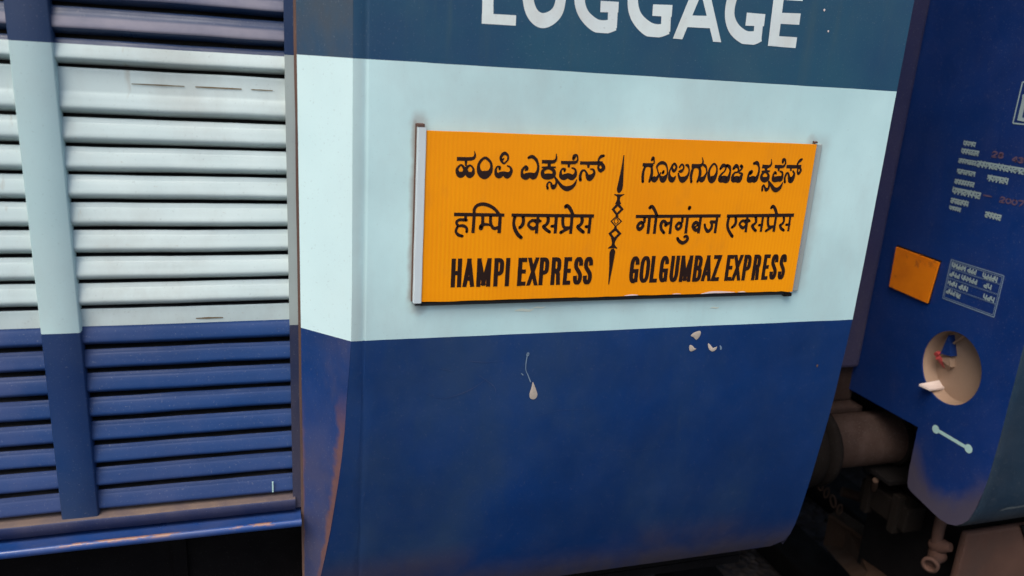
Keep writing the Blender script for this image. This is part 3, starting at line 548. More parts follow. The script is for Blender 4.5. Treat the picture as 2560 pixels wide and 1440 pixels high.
STROKES = {
 'kannada_hampi': [
  [0,0,[[347.9,2164.5,7.9],[364.5,2164.7,7.5],[376.9,2165.4,7.1],[382.6,2168.3,5.9],[383.9,2174.4,3.6],[382.0,2180.6,1.1]]],
  [0,0,[[366.0,2162.6,5.9],[366.5,2151.3,3.6]]],
  [1,1,[[356.4,2152.9,4.0],[349.1,2144.2,5.9],[352.0,2136.2,9.7],[356.6,2134.3,13.4],[362.3,2136.4,9.5],[363.9,2145.2,6.7]]],
  [1,1,[[374.7,2152.5,4.0],[367.1,2145.3,7.1],[369.9,2136.6,9.5],[374.9,2134.3,13.4],[380.5,2136.8,8.7],[381.8,2145.6,4.4]]],
  [1,1,[[404.2,2167.9,5.5],[394.5,2159.9,5.6],[391.9,2149.1,6.7],[395.6,2138.4,11.1],[405.2,2134.5,17.1],[415.1,2140.1,10.4],[418.2,2151.0,5.6],[414.7,2161.1,5.5]]],
  [1,1,[[443.2,2177.9,6.7],[436.6,2171.0,5.6],[437.3,2164.3,5.5],[443.4,2158.0,4.0],[450.7,2165.3,3.8],[450.6,2173.4,4.7]]],
  [0,1,[[437.2,2167.0,4.0],[440.5,2165.1,3.6],[442.4,2167.8,2.5]]],
  [0,1,[[435.2,2146.7,4.8],[435.0,2150.7,5.1],[430.0,2151.0,3.6],[427.2,2144.5,5.1],[429.1,2136.3,7.9],[434.5,2134.4,12.7],[443.6,2137.6,9.5],[451.9,2134.7,13.5],[458.1,2139.6,7.9],[459.4,2145.8,5.5],[456.3,2151.2,4.0],[450.8,2153.4,2.8]]],
  [0,1,[[489.0,2145.5,3.5],[491.9,2148.5,7.3],[488.9,2152.9,5.2],[483.0,2146.8,5.2],[481.9,2140.1,5.6],[484.3,2134.1,9.5],[490.6,2133.1,13.8],[499.2,2135.9,10.8],[507.2,2134.1,13.8],[513.5,2140.7,7.3],[515.5,2151.3,5.1],[513.7,2160.2,5.2],[508.7,2168.3,6.4],[500.5,2172.9,6.9],[493.6,2170.2,4.7]]],
  [0,0,[[522.6,2163.4,6.9],[536.1,2163.4,7.3],[547.3,2164.0,6.9],[552.5,2169.4,4.6],[551.7,2179.9,1.6]]],
  [0,0,[[537.9,2161.5,7.4],[538.9,2153.3,6.9]]],
  [0,0,[[522.7,2151.8,3.0],[538.6,2152.1,5.1],[553.5,2152.8,2.6]]],
  [1,1,[[537.1,2151.0,5.4],[525.6,2144.7,6.5],[528.3,2134.9,10.1],[538.5,2133.9,12.6],[548.4,2136.0,9.5],[549.6,2145.2,6.9]]],
  [0,1,[[538.7,2109.9,5.5],[537.0,2116.8,4.3],[540.2,2122.2,3.4],[545.1,2120.7,3.7],[547.6,2114.7,6.8],[551.4,2112.8,10.1],[555.9,2117.8,5.1],[556.2,2124.7,3.9],[552.8,2131.5,3.0]]],
  [0,0,[[563.2,2162.7,6.5],[579.8,2162.7,6.5],[595.2,2164.0,6.0],[599.5,2170.5,2.8]]],
  [0,1,[[589.6,2171.0,6.4],[591.6,2176.4,7.8],[596.8,2177.3,4.1],[599.1,2170.5,2.6]]],
  [0,0,[[580.7,2161.7,6.5],[581.1,2152.6,4.8]]],
  [0,1,[[572.4,2144.8,3.9],[572.4,2148.7,6.3],[567.1,2149.3,4.1],[564.4,2143.2,4.7],[565.8,2135.6,9.2],[571.7,2133.0,12.4],[581.3,2135.9,11.2],[589.7,2132.9,12.4],[595.9,2137.7,8.8],[596.9,2146.1,5.1],[593.1,2150.6,4.1],[588.0,2152.0,3.2]]],
  [0,0,[[552.2,2133.8,3.0],[559.4,2124.8,5.1],[567.5,2115.7,6.9],[576.1,2110.4,9.7],[583.5,2109.8,10.7],[592.2,2113.7,8.3],[597.5,2120.0,5.6],[600.7,2129.3,1.4]]],
  [0,0,[[604.7,2162.7,6.9],[620.8,2162.6,6.9],[643.9,2163.2,7.8],[654.7,2164.2,5.5]]],
  [0,0,[[623.0,2161.2,6.9],[624.2,2152.8,4.6]]],
  [0,1,[[608.7,2127.9,6.9],[607.4,2135.6,6.3],[610.0,2145.2,5.1],[614.7,2148.0,4.1],[619.6,2144.2,4.1],[623.2,2136.6,8.3],[628.2,2132.8,13.9],[634.1,2136.0,10.1],[638.0,2143.1,5.8],[635.3,2149.2,4.6],[629.4,2150.6,2.7]]],
  [0,1,[[645.2,2163.2,4.1],[645.6,2171.6,4.6],[650.1,2176.7,6.9],[655.3,2178.4,5.5]]],
  [1,1,[[650.7,2162.6,6.8],[645.6,2154.8,4.9],[651.3,2147.6,7.3],[657.8,2154.3,7.8]]],
 ],
 'hindi_hampi': [
  [0,0,[[346.7,2055.2,7.3],[450.7,2054.1,6.9]]],
  [0,0,[[370.5,2054.0,5.7],[370.4,2042.5,6.1]]],
  [0,1,[[372.0,2043.9,6.9],[358.0,2044.2,6.2],[352.5,2039.1,5.7],[356.5,2032.4,5.7],[366.0,2032.4,6.5],[373.4,2027.6,5.8],[374.1,2020.1,5.8]]],
  [0,1,[[355.9,2031.7,5.4],[352.7,2025.6,5.4],[352.3,2019.5,5.7],[357.3,2013.7,6.5],[365.3,2011.3,6.1]]],
  [0,0,[[387.7,2058.1,6.5],[387.7,2045.2,6.5],[387.0,2017.4,6.9]]],
  [0,0,[[387.8,2056.0,6.6],[387.7,2066.1,6.5],[393.5,2073.6,6.7],[404.3,2076.3,7.1],[416.8,2073.7,7.3],[429.7,2066.4,6.5],[440.1,2054.9,6.9]]],
  [0,0,[[405.6,2053.4,6.5],[406.1,2034.4,6.9]]],
  [0,1,[[403.0,2027.6,9.5],[403.9,2031.7,8.9],[407.8,2034.7,6.9],[416.2,2035.1,5.3],[421.8,2033.3,3.8]]],
  [0,1,[[422.0,2052.8,6.1],[422.6,2038.5,6.1],[426.9,2029.6,6.5],[431.9,2027.0,6.9],[440.9,2029.6,6.5]]],
  [0,0,[[441.9,2053.5,6.9],[441.6,2017.2,7.4]]],
  [0,0,[[465.6,2054.3,6.6],[646.1,2053.1,7.0]]],
  [0,1,[[473.0,2052.0,6.6],[471.2,2038.6,6.4],[473.8,2027.5,7.5],[480.7,2015.5,7.9],[488.9,2007.9,7.5]]],
  [0,1,[[490.2,2052.0,7.0],[491.7,2041.6,7.0],[489.5,2033.4,7.5],[484.5,2028.2,6.2]]],
  [1,1,[[512.0,2043.7,6.2],[502.5,2034.9,5.7],[513.2,2026.3,7.5],[521.6,2034.9,4.1]]],
  [0,0,[[523.0,2052.9,5.8],[521.8,2037.2,6.5],[521.4,2016.1,6.7]]],
  [0,1,[[515.9,2043.9,5.8],[524.5,2042.4,8.4],[528.8,2042.4,4.8]]],
  [0,1,[[544.3,2051.4,7.1],[545.3,2041.7,7.5],[541.6,2034.2,6.8],[536.0,2030.4,7.0],[542.3,2024.3,7.2],[550.2,2019.0,6.9]]],
  [0,1,[[554.0,2031.1,6.2],[562.2,2031.9,7.0]]],
  [0,0,[[562.5,2052.3,7.3],[562.7,2015.9,7.0]]],
  [0,1,[[577.0,2052.3,6.9],[578.2,2035.7,6.8],[583.2,2028.1,6.7],[595.9,2028.8,5.6]]],
  [0,1,[[595.9,2028.8,6.1],[582.1,2022.0,6.7],[574.9,2017.8,7.0]]],
  [0,0,[[597.0,2052.4,7.1],[597.1,2015.0,6.5]]],
  [0,1,[[581.0,2071.9,7.5],[584.0,2074.3,7.5],[590.8,2068.9,7.7],[599.2,2054.6,7.0]]],
  [0,1,[[618.7,2051.7,7.6],[620.5,2041.8,7.4],[617.1,2034.1,6.9],[611.4,2030.3,7.0],[617.2,2024.2,7.6],[625.0,2018.8,7.3]]],
  [0,1,[[630.0,2030.3,6.5],[637.7,2030.3,7.0]]],
  [0,0,[[638.2,2052.5,6.7],[637.9,2015.6,6.5]]],
 ],
 'kannada_golgumbaz': [
  [0,0,[[745.5,2162.0,7.4],[756.9,2161.9,7.4],[770.5,2162.8,6.8]]],
  [0,1,[[751.9,2159.1,5.1],[749.0,2148.7,5.8],[748.7,2137.7,6.4],[750.0,2126.7,6.3]]],
  [0,0,[[751.2,2158.4,5.1],[758.6,2159.9,4.2],[765.6,2158.7,5.1]]],
  [0,1,[[766.6,2160.1,4.8],[768.7,2146.4,6.4],[767.7,2135.3,7.2],[764.9,2126.9,4.8]]],
  [0,1,[[768.7,2133.9,6.4],[776.5,2132.3,14.0],[782.3,2135.5,7.2],[784.9,2142.5,4.0],[781.0,2152.1,3.1],[779.0,2158.3,4.3],[783.2,2164.6,6.3],[790.6,2167.2,7.7],[798.7,2164.2,5.6],[803.4,2156.0,3.8],[805.3,2145.7,3.6],[803.6,2138.0,5.1],[800.3,2133.0,9.4],[796.0,2130.9,11.9],[791.4,2133.6,7.7],[788.1,2141.2,3.4],[789.4,2146.1,2.7]]],
  [0,1,[[794.5,2145.8,6.0],[795.6,2149.3,5.6]]],
  [0,1,[[765.5,2172.1,4.7],[768.0,2176.2,7.7],[770.8,2172.5,3.6],[771.6,2165.7,3.0]]],
  [0,1,[[789.6,2138.4,2.8],[797.4,2137.9,3.0],[802.4,2141.4,2.8]]],
  [1,1,[[818.9,2166.1,4.9],[814.5,2158.4,4.3],[819.9,2150.1,6.3],[825.0,2158.6,4.9]]],
  [0,1,[[814.3,2163.2,3.2],[810.4,2151.3,3.6],[809.9,2143.0,5.4],[813.3,2134.7,9.9],[818.4,2132.0,12.3],[823.0,2135.5,6.4],[824.8,2139.1,3.1]]],
  [0,1,[[832.0,2158.7,3.6],[836.6,2164.7,4.2],[841.8,2161.0,4.1],[841.5,2154.7,4.4],[837.0,2150.5,7.2],[832.4,2150.0,4.0]]],
  [0,1,[[831.0,2145.5,3.6],[834.9,2137.1,6.4],[842.5,2132.7,14.1],[850.7,2136.7,8.8],[855.7,2145.9,4.2],[855.3,2155.7,3.4],[851.4,2162.6,6.4],[846.9,2163.9,3.8]]],
  [0,0,[[860.5,2162.5,8.1],[873.1,2162.3,8.3],[883.9,2164.4,6.8],[886.8,2171.8,3.6],[883.3,2180.8,1.3]]],
  [0,1,[[865.5,2160.1,4.7],[862.6,2148.2,6.5],[862.4,2138.3,6.0],[864.5,2128.1,5.5]]],
  [0,0,[[865.0,2158.0,4.3],[872.6,2160.2,4.1],[879.2,2158.3,5.1]]],
  [0,1,[[879.9,2160.4,5.1],[883.0,2148.6,6.8],[882.3,2137.3,6.8],[879.1,2128.7,5.1]]],
  [0,1,[[882.7,2134.4,6.8],[889.6,2133.5,13.0],[895.2,2138.9,7.6],[899.0,2148.9,3.6],[896.7,2158.7,4.3],[891.6,2163.9,6.4],[888.1,2165.5,3.0]]],
  [1,1,[[913.8,2167.5,4.9],[906.4,2158.2,5.2],[904.4,2147.6,6.6],[907.0,2138.0,8.9],[914.0,2133.9,16.8],[920.8,2140.1,9.4],[923.7,2151.5,4.9],[921.0,2162.7,4.2]]],
  [0,1,[[931.4,2157.1,5.4],[937.2,2164.6,8.7],[944.1,2162.1,5.4],[943.3,2153.5,4.0],[936.7,2146.8,4.6],[933.0,2139.6,7.2],[935.5,2133.9,12.6],[942.8,2135.5,15.1],[950.6,2134.2,15.1],[955.0,2141.4,7.7],[956.6,2152.8,4.8],[953.4,2161.8,7.4],[946.4,2164.8,7.2]]],
  [0,1,[[963.7,2158.2,6.0],[969.8,2164.5,9.0],[976.2,2158.9,4.3],[976.0,2153.2,3.6]]],
  [0,1,[[981.9,2164.3,7.8],[985.0,2162.0,5.4],[982.1,2156.2,4.2],[975.2,2151.1,4.2],[967.9,2149.3,4.5],[964.2,2141.6,6.9],[967.0,2134.4,11.9],[973.9,2136.0,13.8],[981.2,2134.7,13.8],[985.5,2141.9,7.8],[986.6,2147.7,5.0],[979.9,2149.3,3.9]]],
  [0,1,[[1007.7,2148.1,6.0],[1010.2,2152.9,7.7],[1005.2,2150.9,4.8],[1003.5,2141.3,6.3],[1007.2,2134.6,12.6],[1015.2,2136.7,13.8],[1022.1,2135.3,12.5],[1027.2,2144.6,6.9],[1028.5,2156.2,4.8],[1026.0,2165.7,5.1],[1020.2,2172.3,8.5],[1013.3,2170.7,6.0]]],
  [0,0,[[1034.8,2165.0,8.2],[1045.0,2164.6,7.8],[1053.7,2165.8,6.3],[1057.4,2171.7,3.8],[1055.6,2181.7,1.4]]],
  [0,0,[[1045.2,2163.3,7.2],[1046.2,2154.1,5.4]]],
  [0,0,[[1035.2,2153.4,4.0],[1045.7,2154.1,5.4],[1056.8,2155.0,3.6]]],
  [1,1,[[1044.7,2153.1,4.8],[1036.6,2145.3,6.2],[1039.3,2138.1,9.6],[1046.7,2135.8,12.6],[1053.4,2138.8,10.1],[1053.8,2146.5,5.7]]],
  [0,1,[[1044.1,2111.9,5.0],[1043.3,2119.7,5.0],[1046.0,2123.4,4.2],[1049.7,2118.3,4.8],[1054.1,2113.7,8.6],[1059.0,2116.9,5.8],[1059.3,2124.8,4.3],[1056.8,2132.5,3.0]]],
  [0,0,[[1066.7,2165.6,6.8],[1078.6,2165.3,7.6],[1090.3,2166.6,5.7],[1093.6,2174.9,2.4]]],
  [0,1,[[1086.0,2174.8,5.0],[1086.5,2181.0,6.6],[1091.2,2180.2,4.8],[1094.1,2172.5,3.0]]],
  [0,0,[[1077.7,2164.0,6.6],[1078.7,2155.7,4.3]]],
  [0,1,[[1072.8,2150.3,5.3],[1069.5,2152.9,5.0],[1066.4,2145.3,5.0],[1068.9,2137.6,10.6],[1074.6,2137.2,13.3],[1081.2,2138.8,12.0],[1086.9,2138.4,12.0],[1090.2,2145.8,5.7],[1088.9,2152.5,4.4],[1082.7,2155.1,3.6]]],
  [0,0,[[1056.6,2133.5,3.2],[1065.1,2123.9,7.0],[1072.7,2116.1,9.4],[1080.1,2113.5,10.5],[1087.4,2117.3,8.4],[1091.8,2124.3,5.3],[1094.0,2131.2,1.4]]],
  [0,0,[[1097.3,2165.8,7.8],[1118.4,2165.8,8.2],[1136.1,2166.7,7.3]]],
  [0,0,[[1109.1,2163.6,5.5],[1111.1,2155.9,4.1]]],
  [0,1,[[1099.7,2131.2,6.2],[1097.7,2141.0,5.0],[1100.7,2150.3,5.3],[1105.0,2150.9,4.3],[1109.7,2139.3,8.4],[1114.3,2135.9,14.6],[1119.0,2141.4,9.1],[1120.8,2150.2,5.3],[1116.3,2155.8,4.1]]],
  [0,1,[[1125.2,2166.4,4.4],[1126.0,2174.2,4.8],[1131.7,2180.7,7.0],[1135.3,2182.9,4.2]]],
  [1,1,[[1130.1,2165.1,5.4],[1128.0,2156.7,3.9],[1131.7,2150.4,6.1],[1136.6,2158.4,5.4]]],
 ],
 'hindi_golgumbaz': [
  [0,0,[[742.5,2052.1,7.1],[948.0,2054.1,7.5]]],
  [1,1,[[756.3,2039.3,7.9],[749.1,2031.6,7.1],[754.2,2024.2,8.4],[761.9,2031.6,7.0]]],
  [0,1,[[760.4,2037.1,6.1],[764.0,2041.8,6.7],[763.0,2050.4,6.7]]],
  [0,0,[[775.2,2051.2,7.5],[775.4,2014.2,7.1]]],
  [0,0,[[790.6,2051.2,6.7],[790.5,2014.2,7.1]]],
  [0,1,[[773.2,2071.1,7.1],[777.6,2074.0,7.5],[784.3,2067.6,7.0],[793.0,2052.8,6.7]]],
  [0,1,[[813.5,2016.5,6.7],[806.4,2024.4,7.0],[804.0,2033.2,7.4],[806.5,2040.7,7.4],[811.6,2041.7,7.0],[816.6,2035.9,7.7],[815.4,2031.6,4.5]]],
  [0,1,[[815.2,2033.5,7.4],[822.4,2037.9,6.7],[828.3,2039.5,5.4]]],
  [0,0,[[827.8,2051.3,6.2],[828.1,2014.0,6.9]]],
  [1,1,[[847.6,2038.7,7.0],[840.9,2030.7,6.1],[846.5,2024.2,7.0],[853.8,2031.5,6.4]]],
  [0,1,[[851.4,2036.3,5.9],[854.6,2041.9,5.9],[853.8,2050.6,6.4]]],
  [0,0,[[866.4,2051.4,6.5],[866.5,2014.7,6.9]]],
  [0,1,[[864.2,2007.1,5.4],[868.8,2008.9,6.7],[873.1,2003.4,7.1],[869.1,1996.9,7.9],[861.6,1993.8,7.9],[853.1,1997.9,7.3],[848.0,2003.9,6.9]]],
  [0,1,[[867.6,2070.4,7.5],[868.3,2072.4,7.9]]],
  [1,1,[[888.8,2039.5,7.9],[882.1,2031.1,7.5],[891.4,2021.9,7.5],[898.3,2030.7,5.9]]],
  [0,1,[[885.2,2027.5,4.0],[894.1,2033.9,3.9]]],
  [0,0,[[899.1,2051.5,6.9],[898.2,2014.6,6.9]]],
  [0,1,[[911.1,2034.7,5.4],[913.9,2026.6,6.4],[921.3,2019.2,7.9],[928.4,2025.8,6.7],[929.0,2034.7,6.2],[924.9,2040.3,5.4]]],
  [0,0,[[924.3,2040.7,7.5],[941.1,2040.2,7.1]]],
  [0,0,[[939.9,2052.4,6.5],[939.4,2015.2,6.9]]],
  [0,0,[[963.5,2053.8,7.3],[1137.8,2056.4,8.1]]],
  [0,1,[[969.6,2052.4,6.9],[968.1,2037.0,7.0],[970.6,2026.3,7.0],[976.9,2016.4,7.3],[984.7,2007.8,7.3]]],
  [0,1,[[986.3,2052.5,6.8],[988.4,2041.9,6.8],[986.8,2034.1,7.2],[980.6,2028.1,6.0]]],
  [1,1,[[1006.9,2043.5,6.5],[998.8,2035.5,5.8],[1008.8,2027.0,7.2],[1015.5,2035.5,4.7]]],
  [0,0,[[1016.1,2053.3,6.3],[1017.0,2036.2,6.0],[1017.3,2017.0,6.7]]],
  [0,1,[[1011.7,2043.7,6.0],[1019.0,2043.4,9.5],[1023.6,2042.7,5.4]]],
  [0,1,[[1037.6,2052.6,6.8],[1040.4,2041.2,6.4],[1036.5,2035.5,6.2],[1032.2,2032.0,7.1],[1036.6,2025.5,6.8],[1042.6,2020.8,6.8]]],
  [0,1,[[1049.5,2033.4,5.6],[1057.1,2033.7,6.3]]],
  [0,0,[[1056.6,2053.4,6.0],[1056.6,2018.3,6.0]]],
  [0,1,[[1070.2,2052.7,6.4],[1071.8,2039.1,6.4],[1075.8,2030.5,6.2],[1087.3,2030.5,4.7]]],
  [0,1,[[1090.3,2031.9,5.6],[1079.0,2026.2,6.2],[1069.4,2020.0,5.8]]],
  [0,0,[[1090.6,2053.5,6.0],[1090.3,2018.2,6.7]]],
  [0,1,[[1074.8,2072.7,6.3],[1078.2,2076.6,6.9],[1085.0,2070.6,7.7],[1092.5,2056.4,7.1]]],
  [0,1,[[1111.4,2052.8,6.0],[1113.4,2042.0,6.0],[1109.6,2035.5,6.2],[1105.2,2032.3,6.5],[1109.8,2025.4,7.0],[1116.8,2021.0,6.5]]],
  [0,1,[[1121.1,2034.1,5.7],[1129.8,2034.4,6.0]]],
  [0,0,[[1128.6,2054.3,5.6],[1129.4,2018.8,5.6]]],
 ],
 'ornament': [
  [0,0,[[700.6,2180.7,2.0],[700.5,2150.6,6.2],[699.3,2118.4,12.4],[698.1,2107.6,11.3],[698.5,2102.0,4.2]]],
  [0,0,[[687.5,2099.0,1.4],[699.1,2096.1,6.2],[710.6,2099.3,1.4]]],
  [0,0,[[698.8,2099.0,13.7],[698.2,2089.2,6.6],[698.4,2078.3,14.5]]],
  [1,2,[[698.2,2078.3,9.0],[688.1,2067.3,7.5],[697.7,2056.3,7.0],[709.1,2067.4,7.5]]],
  [1,2,[[697.4,2052.6,3.0],[686.5,2042.0,3.9],[697.9,2030.5,3.0],[710.0,2041.6,3.9]]],
  [1,1,[[697.2,2048.2,1.5],[693.1,2042.0,1.8],[698.0,2035.8,1.5],[702.6,2041.6,1.9]]],
  [1,2,[[697.9,2025.4,7.9],[686.4,2015.4,7.5],[697.1,2002.4,8.9],[709.5,2015.3,7.5]]],
  [0,0,[[696.7,2005.3,14.5],[696.3,1994.1,6.6],[696.7,1985.1,14.5]]],
  [0,0,[[685.2,1983.2,1.6],[696.3,1986.7,6.9],[706.8,1983.0,1.5]]],
  [0,0,[[696.3,1982.2,5.1],[696.5,1976.1,12.6],[696.1,1968.1,12.5],[696.1,1940.8,7.8],[695.0,1902.9,2.1]]],
  [0,0,[[699.0,2055.2,8.5],[697.2,2049.7,3.6]]],
  [0,0,[[697.8,2033.1,3.6],[697.4,2024.3,7.7]]],
 ],
}
on_board = lambda u, v, off: (u, YB-.0003-off, v)
for key, data in STROKES.items():
    g = G()
    for i, (cl, cap, pts) in enumerate(data): stroke(g, pts, cl, cap, on_board, (i % 16)*.00004)
    g.out('ornament' if key == 'ornament' else 'lettering', 'ink', board, fix=False)
for words in ([('H', 345.6, 367.6), ('A', 370.3, 394.6), ('M', 399, 429), ('P', 435.3, 456.3), ('I', 460, 469), ('E', 486.6, 505.4), ('X', 508.6, 531), ('P', 534, 555), ('R', 560.4, 582), ('E', 588, 605.2), ('S', 610.6, 631.2), ('S', 633.2, 654)],
              [('G', 741.4, 763), ('O', 766.2, 789.2), ('L', 791.5, 809.8), ('G', 813.4, 834.5), ('U', 839.2, 860.6), ('M', 864, 893), ('B', 897.4, 918.8), ('A', 920, 944.4), ('Z', 945.6, 965.4), ('E', 979.5, 997.4), ('X', 998.2, 1020.4), ('P', 1024, 1044), ('R', 1049.6, 1069.4), ('E', 1076.4, 1093.4), ('S', 1097, 1116), ('S', 1119.6, 1138.4)]):
    g = G()
    for ch, a, b_ in words: capital(g, ch, a, b_, 1904.5, 1965.0, 9.0, on_board)
    g.out('lettering', 'ink', board, fix=False)

# ------------------------------------------------------------------ the next coach, its end wall facing the gap
coach = thing('railway_coach', 'dark blue coach past the gap, its stencilled end wall carrying a small orange plate', 'railway coach', (2.6, 1.6, 0))
XW = 1.960
CP = [(3.45, .10), (3.2, .045), (2.95, .012), (2.6, .0), (1.40, .0), (1.28, .003), (1.19, .013), (1.13, .030), (1.098, .052), (1.085, .070)]
def coach_y(z):
    for (za, ya), (zb, yb) in zip(CP, CP[1:]):
        if zb <= z <= za: return ya+(yb-ya)*(za-z)/(za-zb)
    return CP[0][1] if z > CP[0][0] else CP[-1][1]
CZ = []
for (za, _), (zb, _) in zip(CP, CP[1:]):
    n = max(1, int(round((za-zb)/.04))); CZ += [za+(zb-za)*i/n for i in range(n)]
CZ.append(CP[-1][0])
# end wall sheet with the round opening
HC, HR = (.2130, 1.5425), .1085
bm = bmesh.new()
outer = [(coach_y(z)+.004, z) for z in [3.45-.06*i for i in range(38)]+[1.17, 1.13]]
outer += [(.052, 1.104), (.072, 1.086), (.098, 1.0755), (.125, 1.0735), (.150, 1.077), (.252, 1.097), (.266, 1.103), (.2725, 1.118), (.2775, 1.160), (.280, 1.312), (.65, 1.305), (3.1, 1.305), (3.1, 3.45)]
hole = [(HC[0]+HR*math.cos(2*math.pi*k/48), HC[1]+HR*1.04*math.sin(2*math.pi*k/48)) for k in range(48)]
ev = []
for loop in (outer, hole):
    vsb = [bm.verts.new((XW, y, z)) for y, z in loop]
    for i in range(len(vsb)): ev.append(bm.edges.new((vsb[i], vsb[(i+1) % len(vsb)])))
bmesh.ops.triangle_fill(bm, use_beauty=True, edges=ev)
ret = bmesh.ops.extrude_face_region(bm, geom=bm.faces[:])
for v in [e for e in ret['geom'] if isinstance(e, bmesh.types.BMVert)]: v.co.x += .004
bmesh.ops.recalc_face_normals(bm, faces=bm.faces)
g = G(); g.bm(bm); endw = g.out('end_wall', 'end_navy', coach)
# dust worn into the lower rim of the flap
# side wall with the same turn-under, floor and roof
g = G(); vs = []; xs = [XW+.0005, XW+.004, XW+.03, 2.4, 3.0, 4.5, 7.0]
for z in CZ:
    for i, x in enumerate(xs): vs.append((x, coach_y(z)+(.004 if i == 0 else 0)+dent(x, z), z))
q = len(xs)
g.add(vs, [[i*q+j, (i+1)*q+j, (i+1)*q+j+1, i*q+j+1] for i in range(len(CZ)-1) for j in range(q-1)], 0, True); g.out('side_wall', 'side_teal', coach, fix=False)
g = G(); stroke(g, [(2058, 1157, 5), (2085, 1163, 10), (2120, 1162, 7), (2180, 1166, 11), (2300, 1166, 6)], 0, 1, lambda u, v, off: (u, coach_y(v)-.0016-off, v), 0); g.out('paint_scuff', 'scuff', coach, fix=False)
g = G(); vs = [(x, y, z) for x in (XW+.005, 7.0) for y, z in arc]; n = len(arc); g.add(vs, [[i, i+1, n+i+1, n+i] for i in range(n-1)], 0, True); g.out('roof', 'dark', coach)
g = G(); g.box((XW+.06, .30, 1.28), (7, 3.1, 1.30)); g.box((XW+.3, .16, 1.05), (7, .30, 1.085)); g.box((XW+.01, 3.1, 1.05), (7, 3.13, 3.45)); g.out('floor', 'dark', coach)
# gangway bellows between the vehicles
g = G(); g.box((1.50, .572, 1.40), (XW-.002, 2.6, 3.35), bev=.012); g.out('gangway_bellows', 'rubber', coach)
g = G(); g.box((1.52, .600, 1.26), (XW+.02, 2.58, 1.398), bev=.01); g.box((1.78, .55, 1.235), (XW+.03, .80, 1.2595), bev=.006); g.out('gangway_footplate', 'brown', coach)
# orange plate
g = G(); pl = [(.509, 1.8485), (.3305, 1.8425), (.3415, 1.7085), (.5050, 1.7150)]
g.prism(pl, lambda u, v, d_: (d_, u, v), XW-.008, XW-.0025, 0); g.prism([(.512, 1.8545), (.3285, 1.8475), (.3385, 1.7065), (.5065, 1.7120)], lambda u, v, d_: (d_, u, v), XW-.0022, XW-.0005, 1)
g.out('orange_plate', ['plate', 'brown_dark'], coach, 'blank orange plate with a dark rusty rim')
# stencilled writing (too blurred in the photograph to read: rows of small letter-like marks)
on_end = lambda u, v, off: (XW-.0006-off, u, v)
def smudge_row(g, ya, yb, za, zb, seed, head=True):
    """a stencilled word, read from ya (left) to yb (right, nearer the platform)"""
    rnd = random.Random(seed); ya, yb, za, zb = ya*1000, yb*1000, za*1000, zb*1000; ex = (zb-za)*.12; za -= ex; zb += ex; h = zb-za; w = h*.25; n = max(2, int(abs(ya-yb)/(h*.62)))
    if head: stroke(g, [(ya, zb-w/2, w), (yb, zb-w/2, w)], 0, 0, on_end, .0001)
    for i in range(n):
        u0 = ya+(yb-ya)*(i+.15)/n; u1 = ya+(yb-ya)*(i+.8)/n; k = rnd.random(); o_ = .00015+.00005*(i % 6)
        stroke(g, [(u1, zb, w), (u1, za, w)], 0, 0, on_end, o_)
        zm = za+h*(.3+.3*k)
        if k < .4: stroke(g, [(u1, zm, w), ((u0+u1)/2, zm+h*.18, w), (u0, zm, w), ((u0+u1)/2, zm-h*.2, w), (u1, zm-h*.05, w)], 0, 1, on_end, o_+.00003)
        elif k < .75: stroke(g, [(u0, zb, w), (u0, zm, w), ((u0+u1)/2, zm-h*.15, w), (u1, zm, w)], 0, 1, on_end, o_+.00003)
        else: stroke(g, [(u0, zm+h*.2, w), ((u0+u1)/2, zm+h*.05, w), (u0, zm-h*.2, w)], 0, 1, on_end, o_+.00003)
rows = [(0.3428, 0.2997, 2.1973, 2.2087), (0.3438, 0.2818, 2.1736, 2.1861), (0.3470, 0.2834, 2.1457, 2.1571), (0.2818, 0.1262, 2.1436, 2.1581), (0.3447, 0.2786, 2.1149, 2.1263), (0.3449, 0.2739, 2.0839, 2.0960), (0.3449, 0.2447, 2.0549, 2.0706), (0.3441, 0.2786, 2.0260, 2.0388), (0.3433, 0.3003, 2.0057, 2.0156), (0.2367, 0.1675, 2.1099, 2.1242), (0.2166, 0.1626, 2.0082, 2.0220), ]
for i, r_ in enumerate(rows):
    g = G(); smudge_row(g, *r_, 11+i); g.out('stencil_lettering', 'stencil', coach, fix=False)
DIG = {"2": [(0, .8), (.3, 1), (.8, .95), (.95, .7), (.5, .35), (0, 0), (1, 0)], "8": [(.5, .52), (.1, .75), (.5, 1), (.9, .75), (.5, .52), (0, .25), (.5, 0), (1, .25), (.5, .52)], "4": [(.75, 0), (.75, 1), (0, .3), (1, .3)], "3": [(0, .9), (.5, 1), (.95, .75), (.4, .52), (1, .25), (.5, 0), (0, .1)], "0": [(.5, 1), (.05, .7), (.05, .3), (.5, 0), (.95, .3), (.95, .7), (.5, 1)], "7": [(0, 1), (1, 1), (.4, 0)], "-": [(0, .5), (1, .5)]}
g = G()
g = G()
for i, ch in enumerate('28'):
    u0, u1 = 239.4+(-40.9)*(i+.1)/2, 239.4+(-40.9)*(i+.85)/2
    stroke(g, [(u0+(u1-u0)*a, 2177.3+14.1*b_, 4.5) for a, b_ in DIG[ch]], 0, 1, on_end, .0002+.00005*i)
g.out('date_lettering', 'pink', coach, fix=False)
g = G()
for i, ch in enumerate('43'):
    u0, u1 = 172.0+(-37.7)*(i+.1)/2, 172.0+(-37.7)*(i+.85)/2
    stroke(g, [(u0+(u1-u0)*a, 2172.6+12.8*b_, 4.5) for a, b_ in DIG[ch]], 0, 1, on_end, .0002+.00005*i)
g.out('date_lettering', 'pink', coach, fix=False)
g = G()
